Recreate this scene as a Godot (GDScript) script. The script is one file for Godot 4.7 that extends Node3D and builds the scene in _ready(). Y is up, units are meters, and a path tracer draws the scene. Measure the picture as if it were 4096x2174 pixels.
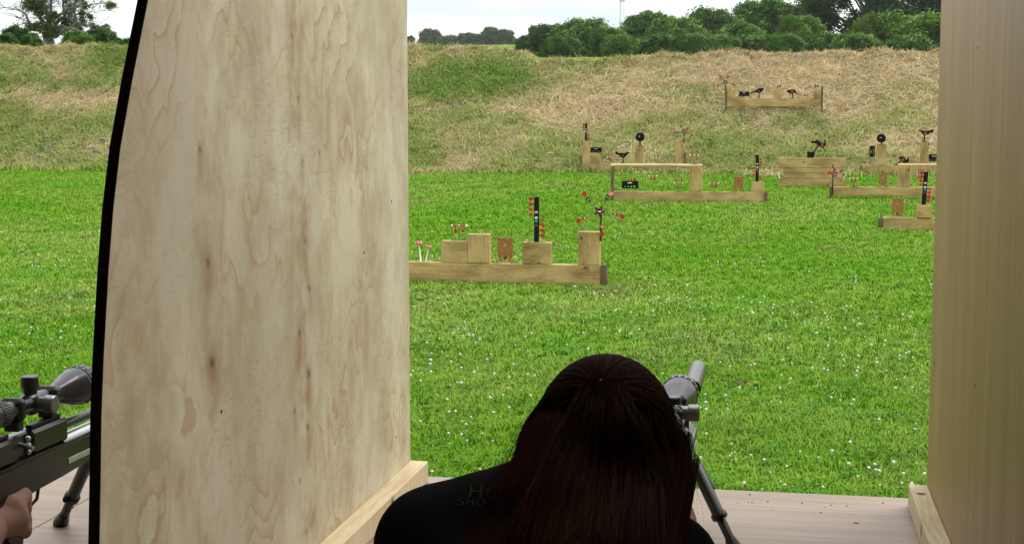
extends Node3D
# A view out of a timber shooting shelter: plywood dividers, a bench with two rifles, and rows of
# knock-down targets on a mown field in front of a hay-covered bank with trees behind it.
# World axes follow the shelter: x to the right, y up, -z down the range. Metres.

const CAM_Y := 2.0
const DECK := 1.235          # top of the bench
const BATTEN := 1.28         # top of the battens on it
const FLOOR := 0.475         # floor of the shelter
const KNOTS := [[0.364, 0.608, 1.0], [0.375, 0.468, 1.2], [0.793, 0.525, 0.8], [0.742, 0.458, 1.1], [0.784, 0.382, 1.2], [0.713, 0.334, 0.6], [0.776, 0.293, 0.9], [0.778, 0.605, 0.5], [0.731, 0.214, 0.4], [0.763, 0.121, 0.4], [0.754, 0.837, 0.7], [0.727, 0.935, 0.5], [0.349, 0.763, 0.6], [0.861, 0.747, 0.4], [0.765, 0.734, 0.5]]

const OAK := [
	[900, 790, 105, 890, 640, 80, 900, 480, 70, 905, 330, 26],
	[860, 460, 45, 760, 300, 38, 690, 170, 32, 640, 60, 28, 560, -60, 20, 520, -200, 12],
	[900, 330, 45, 870, 200, 34, 830, 90, 28, 820, -80, 20, 790, -260, 10],
	[905, 330, 35, 950, 180, 28, 950, 60, 24, 960, -100, 16, 1000, -260, 8],
	[960, 500, 40, 1010, 430, 36, 1080, 330, 34, 1190, 250, 32, 1215, 190, 30, 1180, 40, 24, 1190, -90, 16, 1240, -240, 8],
	[930, 330, 40, 1060, 250, 30, 1170, 180, 28, 1280, 110, 24, 1400, 70, 16, 1540, 50, 13, 1660, 45, 12, 1800, 10, 10, 1900, 0, 8, 2020, 30, 5],
	[940, 560, 55, 1060, 540, 48, 1180, 510, 40, 1300, 480, 36, 1400, 400, 30, 1420, 310, 22, 1380, 200, 18, 1375, 130, 14, 1440, 105, 10, 1530, 85, 7],
	[1420, 390, 18, 1530, 420, 14, 1610, 445, 12, 1690, 425, 10, 1750, 440, 8, 1850, 470, 6, 1950, 470, 3],
	[1395, 200, 12, 1530, 205, 11, 1640, 180, 10, 1710, 140, 8, 1800, 170, 7, 1880, 110, 5, 1990, 120, 3],
	[760, 545, 22, 640, 530, 18, 480, 515, 14, 320, 510, 8],
	[780, 490, 28, 640, 430, 20, 520, 370, 16, 490, 260, 12, 440, 180, 10, 330, 115, 7, 200, 120, 5, 150, 75, 3, 0, 85, 2],
	[520, 365, 7, 420, 320, 5, 290, 295, 2],
	[500, 380, 6, 380, 420, 4, 280, 460, 2],
	[980, 650, 40, 1080, 590, 34, 1180, 530, 30, 1320, 500, 20, 1450, 540, 14, 1550, 590, 8],
	[850, 790, 50, 820, 680, 40, 790, 560, 30],
	[1280, 110, 20, 1320, 20, 16, 1280, -120, 10]]
const OAK_LEAVES := [[540, 40, 90], [640, 60, 80], [800, 20, 110], [900, 250, 70], [1290, 280, 95], [1380, 370, 105], [1230, 360, 70], [700, 440, 70], [850, 470, 115], [900, 560, 90], [1000, 510, 90], [1150, 510, 60], [1590, 20, 60], [2060, 15, 55], [2130, 10, 30], [1680, 260, 45], [1530, 270, 30], [1540, 370, 50], [1720, 420, 45], [1810, 490, 40], [1470, 500, 50], [1930, 470, 28], [2010, 490, 22], [1995, 420, 22], [1530, 180, 40], [560, 470, 60], [460, 560, 40], [700, 200, 50], [760, 140, 50], [950, 300, 60], [1010, 220, 45], [1330, 80, 55], [560, -120, 110], [820, -160, 130], [1000, -180, 120], [1230, -140, 120], [1500, -100, 90], [700, -220, 110], [1100, -280, 120], [860, -320, 110]]

var M := {}
var supports := []           # [x0, x1, y, z_front, z_back] of tops that carry targets
var hangers := []            # the same for undersides that targets hang from
var taken := {}
var rng := RandomNumberGenerator.new()
var hill_noise := FastNoiseLite.new()
var patch_noise := FastNoiseLite.new()
var fine_noise := FastNoiseLite.new()

# ---------------------------------------------------------------- mesh building
class Shape:
	var v := PackedVector3Array()
	var n := PackedVector3Array()
	var t := PackedVector2Array()
	var c := PackedColorArray()
	var i := PackedInt32Array()
	var tint := Color(1, 1, 1)
	var tinted := false

	func add(p: Vector3, q: Vector3, uv := Vector2.ZERO) -> int:
		v.append(p); n.append(q); t.append(uv); c.append(tint)
		return v.size() - 1

	func tri(a: int, b: int, d: int) -> void:
		var g := (v[b] - v[a]).cross(v[d] - v[a])
		if g.dot(n[a] + n[b] + n[d]) > 0.0:
			i.append(a); i.append(d); i.append(b)
		else:
			i.append(a); i.append(b); i.append(d)

	func face(ps: Array, q: Vector3, uvs := []) -> void:
		var k := v.size()
		for j in ps.size():
			add(ps[j], q, uvs[j] if uvs.size() > j else Vector2.ZERO)
		for j in range(1, ps.size() - 1):
			tri(k, k + j, k + j + 1)

	func box(lo: Vector3, hi: Vector3, cut := 0.0, x := Transform3D.IDENTITY) -> void:
		# a box with bevelled edges
		var m := (lo + hi) * 0.5
		var h := (hi - lo) * 0.5
		var e := minf(cut, minf(h.x, minf(h.y, h.z)) * 0.6)
		for ax in 3:
			var u := (ax + 1) % 3
			var w := (ax + 2) % 3
			for s in [-1.0, 1.0]:
				var ps := []
				for k in [[-1, -1], [1, -1], [1, 1], [-1, 1]]:
					var p := Vector3.ZERO
					p[ax] = s * h[ax]; p[u] = k[0] * (h[u] - e); p[w] = k[1] * (h[w] - e)
					ps.append(x * (m + p))
				var q := Vector3.ZERO
				q[ax] = s
				face(ps, (x.basis * q).normalized())
			if e > 0.0:
				for s in [-1.0, 1.0]:
					for r in [-1.0, 1.0]:
						var ps := []
						for k in [[0, -1], [0, 1], [1, 1], [1, -1]]:
							var p := Vector3.ZERO
							p[ax] = k[1] * (h[ax] - e)
							p[u] = s * (h[u] - (e if k[0] == 1 else 0.0))
							p[w] = r * (h[w] - (0.0 if k[0] == 1 else e))
							ps.append(x * (m + p))
						var q := Vector3.ZERO
						q[u] = s; q[w] = r
						face(ps, (x.basis * q).normalized())
		if e > 0.0:
			for a in [-1.0, 1.0]:
				for b in [-1.0, 1.0]:
					for d in [-1.0, 1.0]:
						var g := Vector3(a, b, d)
						face([x * (m + g * Vector3(h.x, h.y - e, h.z - e)), x * (m + g * Vector3(h.x - e, h.y, h.z - e)), x * (m + g * Vector3(h.x - e, h.y - e, h.z))], (x.basis * g).normalized())

	func tube(ps: Array, rs: Array, sides := 10, caps := true, squash := 1.0) -> void:
		# a round bar through the points ps with radii rs
		var up := Vector3.UP
		var d0: Vector3 = (ps[1] - ps[0]).normalized()
		if absf(d0.dot(up)) > 0.9:
			up = Vector3.RIGHT
		var rows := []
		for j in ps.size():
			var d: Vector3 = (ps[mini(j + 1, ps.size() - 1)] - ps[maxi(j - 1, 0)]).normalized()
			var a := up.cross(d).normalized()
			var b := d.cross(a).normalized()
			up = b
			var row := []
			for k in sides:
				var w := TAU * k / sides
				var q := a * cos(w) + b * sin(w) * squash
				row.append(add(ps[j] + q * rs[j], q.normalized(), Vector2(float(k) / sides, j)))
			rows.append(row)
		for j in ps.size() - 1:
			for k in sides:
				var l := (k + 1) % sides
				tri(rows[j][k], rows[j][l], rows[j + 1][l])
				tri(rows[j][k], rows[j + 1][l], rows[j + 1][k])
		if caps:
			for e in [0, ps.size() - 1]:
				var d: Vector3 = (ps[0] - ps[1]).normalized() if e == 0 else (ps[e] - ps[e - 1]).normalized()
				var ring := []
				for k in sides:
					ring.append(v[rows[e][k]])
				face(ring, d)

	func lathe(o: Vector3, axis: Vector3, prof: Array, sides := 24) -> void:
		# prof: [distance along the axis, radius] pairs; a corner is kept sharp by repeating it
		var up := Vector3.UP if absf(axis.y) < 0.9 else Vector3.RIGHT
		var a := up.cross(axis).normalized()
		var b := axis.cross(a).normalized()
		for j in prof.size() - 1:
			var p: Array = prof[j]
			var q: Array = prof[j + 1]
			var slope := Vector2(q[1] - p[1], q[0] - p[0])
			if slope.length() < 1e-6:
				continue
			slope = slope.normalized()
			var k0 := v.size()
			for k in sides + 1:
				var w := TAU * k / sides
				var r := a * cos(w) + b * sin(w)
				var nn := (r * slope.y - axis * slope.x).normalized()
				add(o + axis * p[0] + r * p[1], nn)
				add(o + axis * q[0] + r * q[1], nn)
			for k in sides:
				var e := k0 + k * 2
				tri(e, e + 1, e + 3)
				tri(e, e + 3, e + 2)

	func prism(poly: PackedVector2Array, z0: float, z1: float, x := Transform3D.IDENTITY, us := Vector2.ONE, uo := Vector2.ZERO) -> void:
		# the outline poly in x and y, from z0 to z1
		var ids := Geometry2D.triangulate_polygon(poly)
		for z in [z0, z1]:
			var q := (x.basis * Vector3(0, 0, 1.0 if z == maxf(z0, z1) else -1.0)).normalized()
			var k := v.size()
			for p in poly:
				add(x * Vector3(p.x, p.y, z), q, (p - uo) * us)
			for j in range(0, ids.size(), 3):
				tri(k + ids[j], k + ids[j + 1], k + ids[j + 2])
		var area := 0.0
		for j in poly.size():
			area += poly[j].cross(poly[(j + 1) % poly.size()])
		var turn := 1.0 if area < 0.0 else -1.0
		for j in poly.size():
			var p := poly[j]
			var r := poly[(j + 1) % poly.size()]
			var e := (r - p).normalized()
			var q := (x.basis * Vector3(-e.y, e.x, 0) * turn).normalized()
			face([x * Vector3(p.x, p.y, z0), x * Vector3(r.x, r.y, z0), x * Vector3(r.x, r.y, z1), x * Vector3(p.x, p.y, z1)], q, [(p - uo) * us, (r - uo) * us, (r - uo) * us, (p - uo) * us])

	func ball(o: Vector3, r: Vector3, rows := 8, cols := 12, from := -1.0, b := Basis.IDENTITY) -> void:
		# an ellipsoid, or the cap of one above the height from (-1 to 1)
		var k0 := v.size()
		for j in rows + 1:
			var el := lerpf(asin(from), PI / 2, float(j) / rows)
			for k in cols + 1:
				var az := TAU * k / cols
				var q := Vector3(cos(el) * cos(az), sin(el), cos(el) * sin(az))
				add(o + b * (q * r), (b * (q / r)).normalized())
		for j in rows:
			for k in cols:
				var e := k0 + j * (cols + 1) + k
				tri(e, e + 1, e + cols + 2)
				tri(e, e + cols + 2, e + cols + 1)

	func mesh() -> ArrayMesh:
		var a := []
		a.resize(Mesh.ARRAY_MAX)
		a[Mesh.ARRAY_VERTEX] = v
		a[Mesh.ARRAY_NORMAL] = n
		a[Mesh.ARRAY_TEX_UV] = t
		if tinted:
			a[Mesh.ARRAY_COLOR] = c
		a[Mesh.ARRAY_INDEX] = i
		var m := ArrayMesh.new()
		m.add_surface_from_arrays(Mesh.PRIMITIVE_TRIANGLES, a)
		return m

func numbered(called: String) -> String:
	if not taken.has(called):
		taken[called] = 0
		return called
	taken[called] += 1
	return "%s_%03d" % [called, taken[called]]

func tag(o: Node, label: String, category: String, group := "", kind := "") -> Node:
	if label: o.set_meta("label", label)
	if category: o.set_meta("category", category)
	if group: o.set_meta("group", group)
	if kind: o.set_meta("kind", kind)
	return o

func thing(called: String, at: Vector3, label: String, category: String, group := "") -> Node3D:
	var o := Node3D.new()
	o.name = numbered(called)
	add_child(o)
	o.position = at
	tag(o, label, category, group)
	return o

func part(called: String, s: Shape, mat: Material, parent: Node) -> MeshInstance3D:
	var o := MeshInstance3D.new()
	o.mesh = s.mesh()
	o.material_override = mat
	o.name = numbered(called) if parent == self else called
	parent.add_child(o, true)
	return o

func many(called: String, mesh: Mesh, mat: Material, parent: Node, xs: Array, cs: Array) -> MultiMeshInstance3D:
	var mm := MultiMesh.new()
	mm.transform_format = MultiMesh.TRANSFORM_3D
	mm.use_colors = true
	mm.mesh = mesh
	mm.instance_count = xs.size()
	var b := PackedFloat32Array()
	b.resize(xs.size() * 16)
	for k in xs.size():
		var x: Transform3D = xs[k]
		var c: Color = cs[k]
		var o := k * 16
		for r in 3:
			b[o + r * 4] = x.basis.x[r]; b[o + r * 4 + 1] = x.basis.y[r]; b[o + r * 4 + 2] = x.basis.z[r]; b[o + r * 4 + 3] = x.origin[r]
		b[o + 12] = c.r; b[o + 13] = c.g; b[o + 14] = c.b; b[o + 15] = 1.0
	mm.buffer = b
	var o := MultiMeshInstance3D.new()
	o.multimesh = mm
	o.material_override = mat
	o.name = numbered(called) if parent == self else called
	parent.add_child(o, true)
	return o

# ---------------------------------------------------------------- materials
func paint(c: Color, rough := 0.6, metal := 0.0) -> StandardMaterial3D:
	# c: linear base colour
	var m := StandardMaterial3D.new()
	m.albedo_color = c.linear_to_srgb()
	m.roughness = rough
	m.metallic = metal
	m.metallic_specular = 0.5
	return m

func noise(kind: int, freq: float, oct: int, sd: int) -> FastNoiseLite:
	var f := FastNoiseLite.new()
	f.noise_type = kind
	f.frequency = freq
	f.fractal_octaves = oct
	f.seed = sd
	return f

func timber_image(w: int, h: int, period: float, sd: int, knots: int, pale: Color, dark: Color) -> Image:
	# sawn softwood, grain along u; period: metres covered by the width
	var im := Image.create(w, h, false, Image.FORMAT_RGB8)
	var r := RandomNumberGenerator.new()
	r.seed = sd
	var fa := noise(FastNoiseLite.TYPE_SIMPLEX_SMOOTH, 1.0, 3, sd)
	var fb := noise(FastNoiseLite.TYPE_SIMPLEX_SMOOTH, 1.0, 2, sd + 1)
	var ks := []
	for k in knots:
		ks.append([r.randf() * w, r.randf() * h, r.randf_range(0.6, 1.4) * 0.011 * w / period])
	for y in h:
		for x in w:
			var s := float(x) / w * period
			var q := float(y) / w * period
			var g := fa.get_noise_2d(s * 0.9, q * 9.0) * 2.2 + q * 46.0
			var d := 0.0
			for k in ks:
				var dx: float = absf(x - k[0])
				dx = minf(dx, w - dx)
				if dx > k[2] * 8.0:
					continue
				var dy: float = absf(y - k[1])
				dy = minf(dy, h - dy)
				var e: float = dx * dx * 0.16 + dy * dy
				var kk: float = k[2] * k[2]
				g += 1.6 * exp(-e / (kk * 2.5))
				d = maxf(d, exp(-(dx * dx * 0.5 + dy * dy) / (kk * 0.5)))
			var ring := 0.5 + 0.5 * sin(g * 6.0)
			var grain := fb.get_noise_2d(s * 14.0, q * 420.0)
			var blotch := fb.get_noise_2d(s * 2.0 + 31.0, q * 4.0)
			var a := clampf(0.20 + 0.30 * ring + 0.42 * grain + 0.55 * blotch, 0.0, 1.0)
			var c := pale.lerp(dark, a)
			c = c.lerp(Color(0.23, 0.10, 0.045), clampf(d * 1.15, 0.0, 0.85))
			im.set_pixel(x, y, c)
	return im

func tri_mat(im: Image, sc: float, rough := 0.8, sh := Vector3.ZERO) -> StandardMaterial3D:
	var m := StandardMaterial3D.new()
	im.generate_mipmaps()
	m.albedo_texture = ImageTexture.create_from_image(im)
	m.uv1_triplanar = true
	m.uv1_scale = Vector3.ONE * sc
	m.uv1_offset = sh
	m.roughness = rough
	return m

func divider_image() -> Image:
	# rotary-cut pine veneer: wandering growth rings, knots, stains and peeling checks. 1.48 m by 1.70 m
	var w := 1110
	var h := 1275
	var im := Image.create(w, h, false, Image.FORMAT_RGB8)
	var f1 := noise(FastNoiseLite.TYPE_SIMPLEX_SMOOTH, 1.0, 3, 11)
	var f2 := noise(FastNoiseLite.TYPE_SIMPLEX_SMOOTH, 1.0, 2, 12)
	var f3 := noise(FastNoiseLite.TYPE_SIMPLEX, 1.0, 1, 13)
	var pale := Color(0.755, 0.722, 0.625)
	var tan := Color(0.600, 0.543, 0.435)
	var ringc := Color(0.600, 0.480, 0.350)
	var greyc := Color(0.675, 0.640, 0.565)
	var brown := Color(0.520, 0.385, 0.270)
	for y in h:
		var q := 1.70 * (1.0 - (y + 0.5) / h)
		for x in w:
			var s := 1.48 * (x + 0.5) / w
			var wa := f1.get_noise_2d(s * 4.0 + 50.0, q * 3.0)
			var wb := f1.get_noise_2d(s * 15.0, q * 11.0 + 9.0)
			var a := f1.get_noise_2d(s * 1.55 + wa * 0.22, q * 1.75 + wa * 0.25)
			var wc := f1.get_noise_2d(s * 42.0 + 70.0, q * 30.0)
			var ph := s * 0.8 + a * 4.6 + wa * 0.50 + wb * 0.22 + wc * 0.06 + 1.0 * q
			var dark := 0.0
			var halo := 0.0
			for k in KNOTS:
				var dx: float = s - k[0]
				if dx > 0.16 or dx < -0.16:
					continue
				var dy: float = q - k[1]
				if dy > 0.2 or dy < -0.2:
					continue
				var z: float = k[2]
				dx += 0.008 * wb
				ph += 1.9 * z * exp(-(dx * dx * 1100.0 + dy * dy * 420.0) / z)
				dark = maxf(dark, exp(-(dx * dx * 24000.0 + dy * dy * 22000.0) / z) * (0.45 + 0.4 * z))
				var lo := dy + 0.02
				halo = maxf(halo, (0.50 + 0.5 * wb) * z * exp(-(dx * dx * 2600.0 + lo * lo * 520.0) / z))
			# brown bands down the two lines of knots, strongest below the top edge
			var b1 := exp(-pow((s - 0.752 + 0.03 * (q - 0.5) - 0.04 * wa - 0.02 * wb) / 0.040, 2.0))
			var b2 := exp(-pow((s - 0.365 - 0.03 * wa) / 0.05, 2.0))
			var band := b1 * (0.10 + 0.36 * clampf((q - 0.70) / 0.15, 0.0, 1.0) + 0.45 * wb + 0.25 * wc + 0.2 * wa) + b2 * (0.04 + 0.30 * wb + 0.2 * wc)
			halo = maxf(halo, band)
			var fr := ph - floorf(ph)
			var gate := clampf(0.42 + 1.5 * f2.get_noise_2d(s * 2.0 + 3.0, q * 2.1), 0.05, 1.0)
			var line := exp(-fr * 5.5) * gate * (1.0 if fr > 0.03 else fr * 33.0)
			var ph2 := ph * 3.0 + 0.5 * wa
			var fr2 := ph2 - floorf(ph2)
			line += 0.28 * exp(-fr2 * 4.5) * gate
			var cloud := f1.get_noise_2d(s * 5.0, q * 2.4 + 30.0) * 0.62 + f1.get_noise_2d(s * 17.0, q * 11.0) * 0.36 + wc * 0.14
			var fine := f2.get_noise_2d(s * 170.0, q * 9.0) * 0.09 + f2.get_noise_2d(s * 60.0, q * 60.0 + 4.0) * 0.08
			var c := pale.lerp(greyc, clampf(0.30 + 0.8 * f2.get_noise_2d(s * 1.6 + 20.0, q * 1.4) + 0.25 * smoothstep(0.8, 0.1, s), 0.0, 0.85))
			c = c.lerp(tan, clampf(0.30 + cloud + fine, 0.0, 0.95))
			c = c.lerp(ringc, clampf(line * 0.85, 0.0, 0.85))
			c = c.lerp(brown, clampf(halo, 0.0, 0.72))
			c = c.lerp(Color(0.25, 0.16, 0.11), clampf(dark * (0.75 + 0.6 * f3.get_noise_2d(s * 300.0, q * 90.0)), 0.0, 0.85))
			# lathe checks: short fine ticks across the grain, mostly towards the rear
			var tk := f3.get_noise_2d(s * 5.0 + 1.7 * q, q * 560.0 + s * 14.0)
			var wh := f2.get_noise_2d(s * 3.1 - 5.0, q * 3.3)
			if tk > 0.90 - 0.15 * wh:
				c = c.lerp(Color(0.44, 0.36, 0.28), 0.10 + 0.26 * clampf(wh + 0.2, 0.0, 1.0))
			if absf(s - 0.915 - 0.0015 * wa) < 0.0008 and wa > -0.25:
				c = c.lerp(brown, 0.5)
			im.set_pixel(x, y, c)
	return im

func streak_image(w: int, h: int, sd: int, pale: Color, dark: Color, along_u: bool) -> Image:
	# quarter-cut hardwood veneer: fine straight streaks
	var im := Image.create(w, h, false, Image.FORMAT_RGB8)
	var f := noise(FastNoiseLite.TYPE_SIMPLEX_SMOOTH, 1.0, 3, sd)
	for y in h:
		for x in w:
			var u := float(y if along_u else x) / (h if along_u else w)
			var l := float(x if along_u else y) / (w if along_u else h)
			var a := 0.5 + 0.55 * f.get_noise_2d(u * 46.0, l * 2.2) + 0.35 * f.get_noise_2d(u * 190.0 + 5.0, l * 7.0) + 0.30 * f.get_noise_2d(u * 6.0, l * 2.0 + 40.0)
			var c := pale.lerp(dark, clampf(a, 0.0, 1.0))
			var p := f.get_noise_2d(u * 420.0, l * 60.0)
			if p > 0.45:
				c = c.lerp(Color(0.30, 0.21, 0.14), 0.25)
			im.set_pixel(x, y, c)
	return im

func mottle(freq: float, sd: int, cols: Array, size := 512) -> NoiseTexture2D:
	var t := NoiseTexture2D.new()
	t.width = size
	t.height = size
	t.seamless = true
	t.noise = noise(FastNoiseLite.TYPE_SIMPLEX_SMOOTH, freq, 5, sd)
	var g := Gradient.new()
	g.offsets = PackedFloat32Array([0.15, 0.5, 0.85])
	g.colors = PackedColorArray([cols[0].linear_to_srgb(), cols[1].linear_to_srgb(), cols[2].linear_to_srgb()])
	t.color_ramp = g
	return t

func make_materials() -> void:
	var pale := Color(0.680, 0.590, 0.375)
	var dark := Color(0.425, 0.335, 0.170)
	var im := timber_image(1024, 512, 2.4, 5, 12, pale, dark)
	M.timber_h = tri_mat(im, 1.0 / 2.4)
	M.timber_h.uv1_scale = Vector3(1.0 / 2.4, 1.0 / 1.2, 1.0 / 1.2)
	var iv := im.duplicate()
	iv.rotate_90(CLOCKWISE)
	M.timber_v = tri_mat(iv, 1.0)
	M.timber_v.uv1_scale = Vector3(1.0 / 1.2, 1.0 / 2.4, 1.0 / 1.2)
	var ip := timber_image(512, 256, 1.2, 8, 5, Color(0.76, 0.69, 0.52), Color(0.63, 0.53, 0.345))
	M.rail = tri_mat(ip, 1.0)
	M.rail.uv1_scale = Vector3(1.0 / 1.2, 1.0 / 0.6, 1.0 / 0.6)
	var ib := timber_image(512, 256, 1.0, 9, 3, Color(0.42, 0.36, 0.235), Color(0.225, 0.175, 0.10))
	ib.rotate_90(CLOCKWISE)
	M.post = tri_mat(ib, 1.0)
	M.post.uv1_scale = Vector3(2.0, 1.0, 2.0)
	var it := timber_image(512, 512, 0.9, 21, 2, Color(0.745, 0.69, 0.565), Color(0.625, 0.545, 0.41))
	it.rotate_90(CLOCKWISE)
	M.batten = tri_mat(it, 1.0 / 0.9)
	var dv := divider_image()
	dv.generate_mipmaps()
	M.divider = StandardMaterial3D.new()
	M.divider.albedo_texture = ImageTexture.create_from_image(dv)
	M.divider.roughness = 0.62
	M.divider.texture_repeat = false
	M.divider_far = tri_mat(streak_image(512, 1024, 31, Color(0.625, 0.525, 0.360), Color(0.510, 0.400, 0.250), false), 1.0)
	M.divider_far.uv1_scale = Vector3(1.0 / 0.9, 1.0 / 1.8, 1.0 / 0.9)
	M.divider_far.roughness = 0.5
	M.deck = tri_mat(streak_image(1024, 512, 41, Color(0.555, 0.485, 0.420), Color(0.45, 0.38, 0.315), true), 1.0)
	M.deck.uv1_scale = Vector3(1.0 / 1.6, 1.0, 1.0 / 0.8)
	M.deck.roughness = 0.5
	M.edge = paint(Color(0.010, 0.007, 0.006), 0.8)  # shade on the dividers' rear edge, put into the colour
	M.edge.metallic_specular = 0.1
	M.joint = paint(Color(0.16, 0.06, 0.03), 0.9)
	M.shed = paint(Color(0.56, 0.48, 0.36), 0.85)  # kept pale so the unseen shelter walls bounce light
	M.black_steel = paint(Color(0.006, 0.007, 0.006), 0.75)
	M.black_steel.metallic_specular = 0.25
	M.red = paint(Color(0.330, 0.012, 0.009), 0.5)
	M.pink = paint(Color(0.475, 0.066, 0.086), 0.45)
	M.card_red = paint(Color(0.277, 0.023, 0.026), 0.5)
	M.white = paint(Color(0.80, 0.80, 0.78), 0.5)
	M.teal = paint(Color(0.03, 0.22, 0.28), 0.5)
	M.bear = tri_mat(timber_image(256, 128, 0.4, 17, 0, Color(0.56, 0.365, 0.165), Color(0.47, 0.295, 0.125)), 2.5, 0.55)
	M.bear_line = paint(Color(0.045, 0.015, 0.006), 0.6)
	M.maroon = paint(Color(0.125, 0.020, 0.033), 0.5)
	M.steel = paint(Color(0.55, 0.57, 0.56), 0.32, 0.9)
	M.wire = paint(Color(0.10, 0.12, 0.10), 0.45, 0.6)
	M.mush = paint(Color(0.383, 0.023, 0.033), 0.45)
	M.gun_black = paint(Color(0.012, 0.013, 0.014), 0.36)
	M.gun_matte = paint(Color(0.007, 0.007, 0.008), 0.5)
	M.stock = paint(Color(0.022, 0.021, 0.018), 0.22, 0.35)
	M.scope = paint(Color(0.022, 0.024, 0.027), 0.24, 0.35)
	M.turret = paint(Color(0.20, 0.21, 0.215), 0.28, 0.6)  # sky reflection on the side turret put into its colour
	M.glass = paint(Color(0.01, 0.02, 0.03), 0.05)
	M.body = StandardMaterial3D.new()
	M.body.vertex_color_use_as_albedo = true
	M.body.roughness = 0.9
	M.body.metallic_specular = 0.08
	M.hair = StandardMaterial3D.new()
	M.hair.vertex_color_use_as_albedo = true
	M.hair.roughness = 0.55
	M.hair.metallic_specular = 0.05
	M.hair.backlight_enabled = true
	M.hair.backlight = Color(0.22, 0.10, 0.035)
	M.letter = paint(Color(0.013, 0.012, 0.009), 0.7)
	M.leafy = StandardMaterial3D.new()
	M.leafy.vertex_color_use_as_albedo = true
	M.leafy.roughness = 0.6
	M.leafy.metallic_specular = 0.2
	M.leafy.backlight_enabled = true
	M.leafy.backlight = Color(0.42, 0.55, 0.18)
	M.blade = StandardMaterial3D.new()
	M.blade.vertex_color_use_as_albedo = true
	M.blade.roughness = 0.7
	M.blade.metallic_specular = 0.12
	M.blade.backlight_enabled = true
	M.blade.backlight = Color(0.40, 0.58, 0.12)
	M.straw = StandardMaterial3D.new()
	M.straw.vertex_color_use_as_albedo = true
	M.straw.roughness = 0.85
	M.straw.metallic_specular = 0.15
	M.petal = paint(Color(0.78, 0.76, 0.70), 0.7)
	M.bark = StandardMaterial3D.new()
	M.bark.albedo_texture = mottle(0.02, 61, [Color(0.046, 0.040, 0.030), Color(0.106, 0.106, 0.083), Color(0.185, 0.198, 0.165)], 256)
	M.bark.uv1_triplanar = true
	M.bark.uv1_scale = Vector3.ONE * 0.6
	M.bark.roughness = 0.9
	M.turf = StandardMaterial3D.new()
	M.turf.albedo_texture = mottle(0.012, 71, [Color(0.062, 0.135, 0.012), Color(0.085, 0.175, 0.016), Color(0.115, 0.195, 0.028)], 1024)
	M.turf.uv1_triplanar = true
	M.turf.uv1_world_triplanar = true
	M.turf.uv1_scale = Vector3.ONE * 0.25
	M.turf.roughness = 0.95
	M.turf.metallic_specular = 0.08
	M.earth = StandardMaterial3D.new()
	M.earth.albedo_texture = mottle(0.014, 72, [Color(0.105, 0.125, 0.036), Color(0.180, 0.165, 0.070), Color(0.255, 0.200, 0.105)], 1024)
	M.earth.uv1_triplanar = true
	M.earth.uv1_world_triplanar = true
	M.earth.uv1_scale = Vector3.ONE * 0.35
	M.earth.roughness = 0.95
	M.earth.metallic_specular = 0.1
	M.tower = paint(Color(0.62, 0.66, 0.68), 0.5)
	M.stone = paint(Color(0.20, 0.22, 0.24), 0.8)
	M.soil = paint(Color(0.15, 0.11, 0.06), 0.95)
	M.cloth = paint(Color(0.01, 0.01, 0.012), 0.9)

# ---------------------------------------------------------------- the lie of the land
func field_y(d: float) -> float:
	return 0.03 + 0.0407 * (maxf(d, -2.0) - 3.0) - 0.0006 * pow(maxf(0.0, d - 18.0), 2.0)

func crest_y(x: float) -> float:
	# height of the bank's top, higher at the left
	return 3.42 + 0.10 * smoothstep(-9.0, -14.0, x) + 0.20 * smoothstep(-5.2, -6.8, x) - 0.13 * exp(-pow((x + 4.6) / 1.2, 2.0)) + 0.07 * hill_noise.get_noise_2d(x * 9.0, 5.0) + 0.05 * hill_noise.get_noise_2d(x * 30.0, 9.0)

func land_y(x: float, d: float) -> float:
	var foot := 28.25 + 0.25 * hill_noise.get_noise_2d(x * 6.0, 1.0)
	if d < foot:
		return field_y(d)
	var base := field_y(foot)
	var top := crest_y(x)
	var t := (d - foot) / 4.5
	var y := base
	if t < 1.0:
		y = base + (top - base) * (0.93 * t + 0.07 * t * t) - 0.05 * sin(t * PI)
	elif d < foot + 5.6:
		y = top - 0.03 * (d - foot - 4.5)
	else:
		y = maxf(1.2, top - 0.03 - 0.62 * (d - foot - 5.6))
	var rough := smoothstep(0.0, 0.12, t) * (1.0 - smoothstep(1.4, 2.2, t))
	y += rough * (0.075 * patch_noise.get_noise_2d(x * 1.3, d * 1.7) + 0.035 * fine_noise.get_noise_2d(x, d))
	return y

func sheet(xs: Array, ds: Array, high: Callable) -> Shape:
	var s := Shape.new()
	var cols := xs.size()
	for d in ds:
		for x in xs:
			var e := 0.05
			var q := Vector3(high.call(x - e, d) - high.call(x + e, d), 2.0 * e, high.call(x, d + e) - high.call(x, d - e)).normalized()
			s.add(Vector3(x, high.call(x, d), -d), q, Vector2(x, d))
	for j in ds.size() - 1:
		for k in cols - 1:
			var e := j * cols + k
			s.tri(e, e + 1, e + cols + 1)
			s.tri(e, e + cols + 1, e + cols)
	return s

func steps(a: float, b: float, n: int) -> Array:
	var r := []
	for k in n + 1:
		r.append(lerpf(a, b, float(k) / n))
	return r

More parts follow.
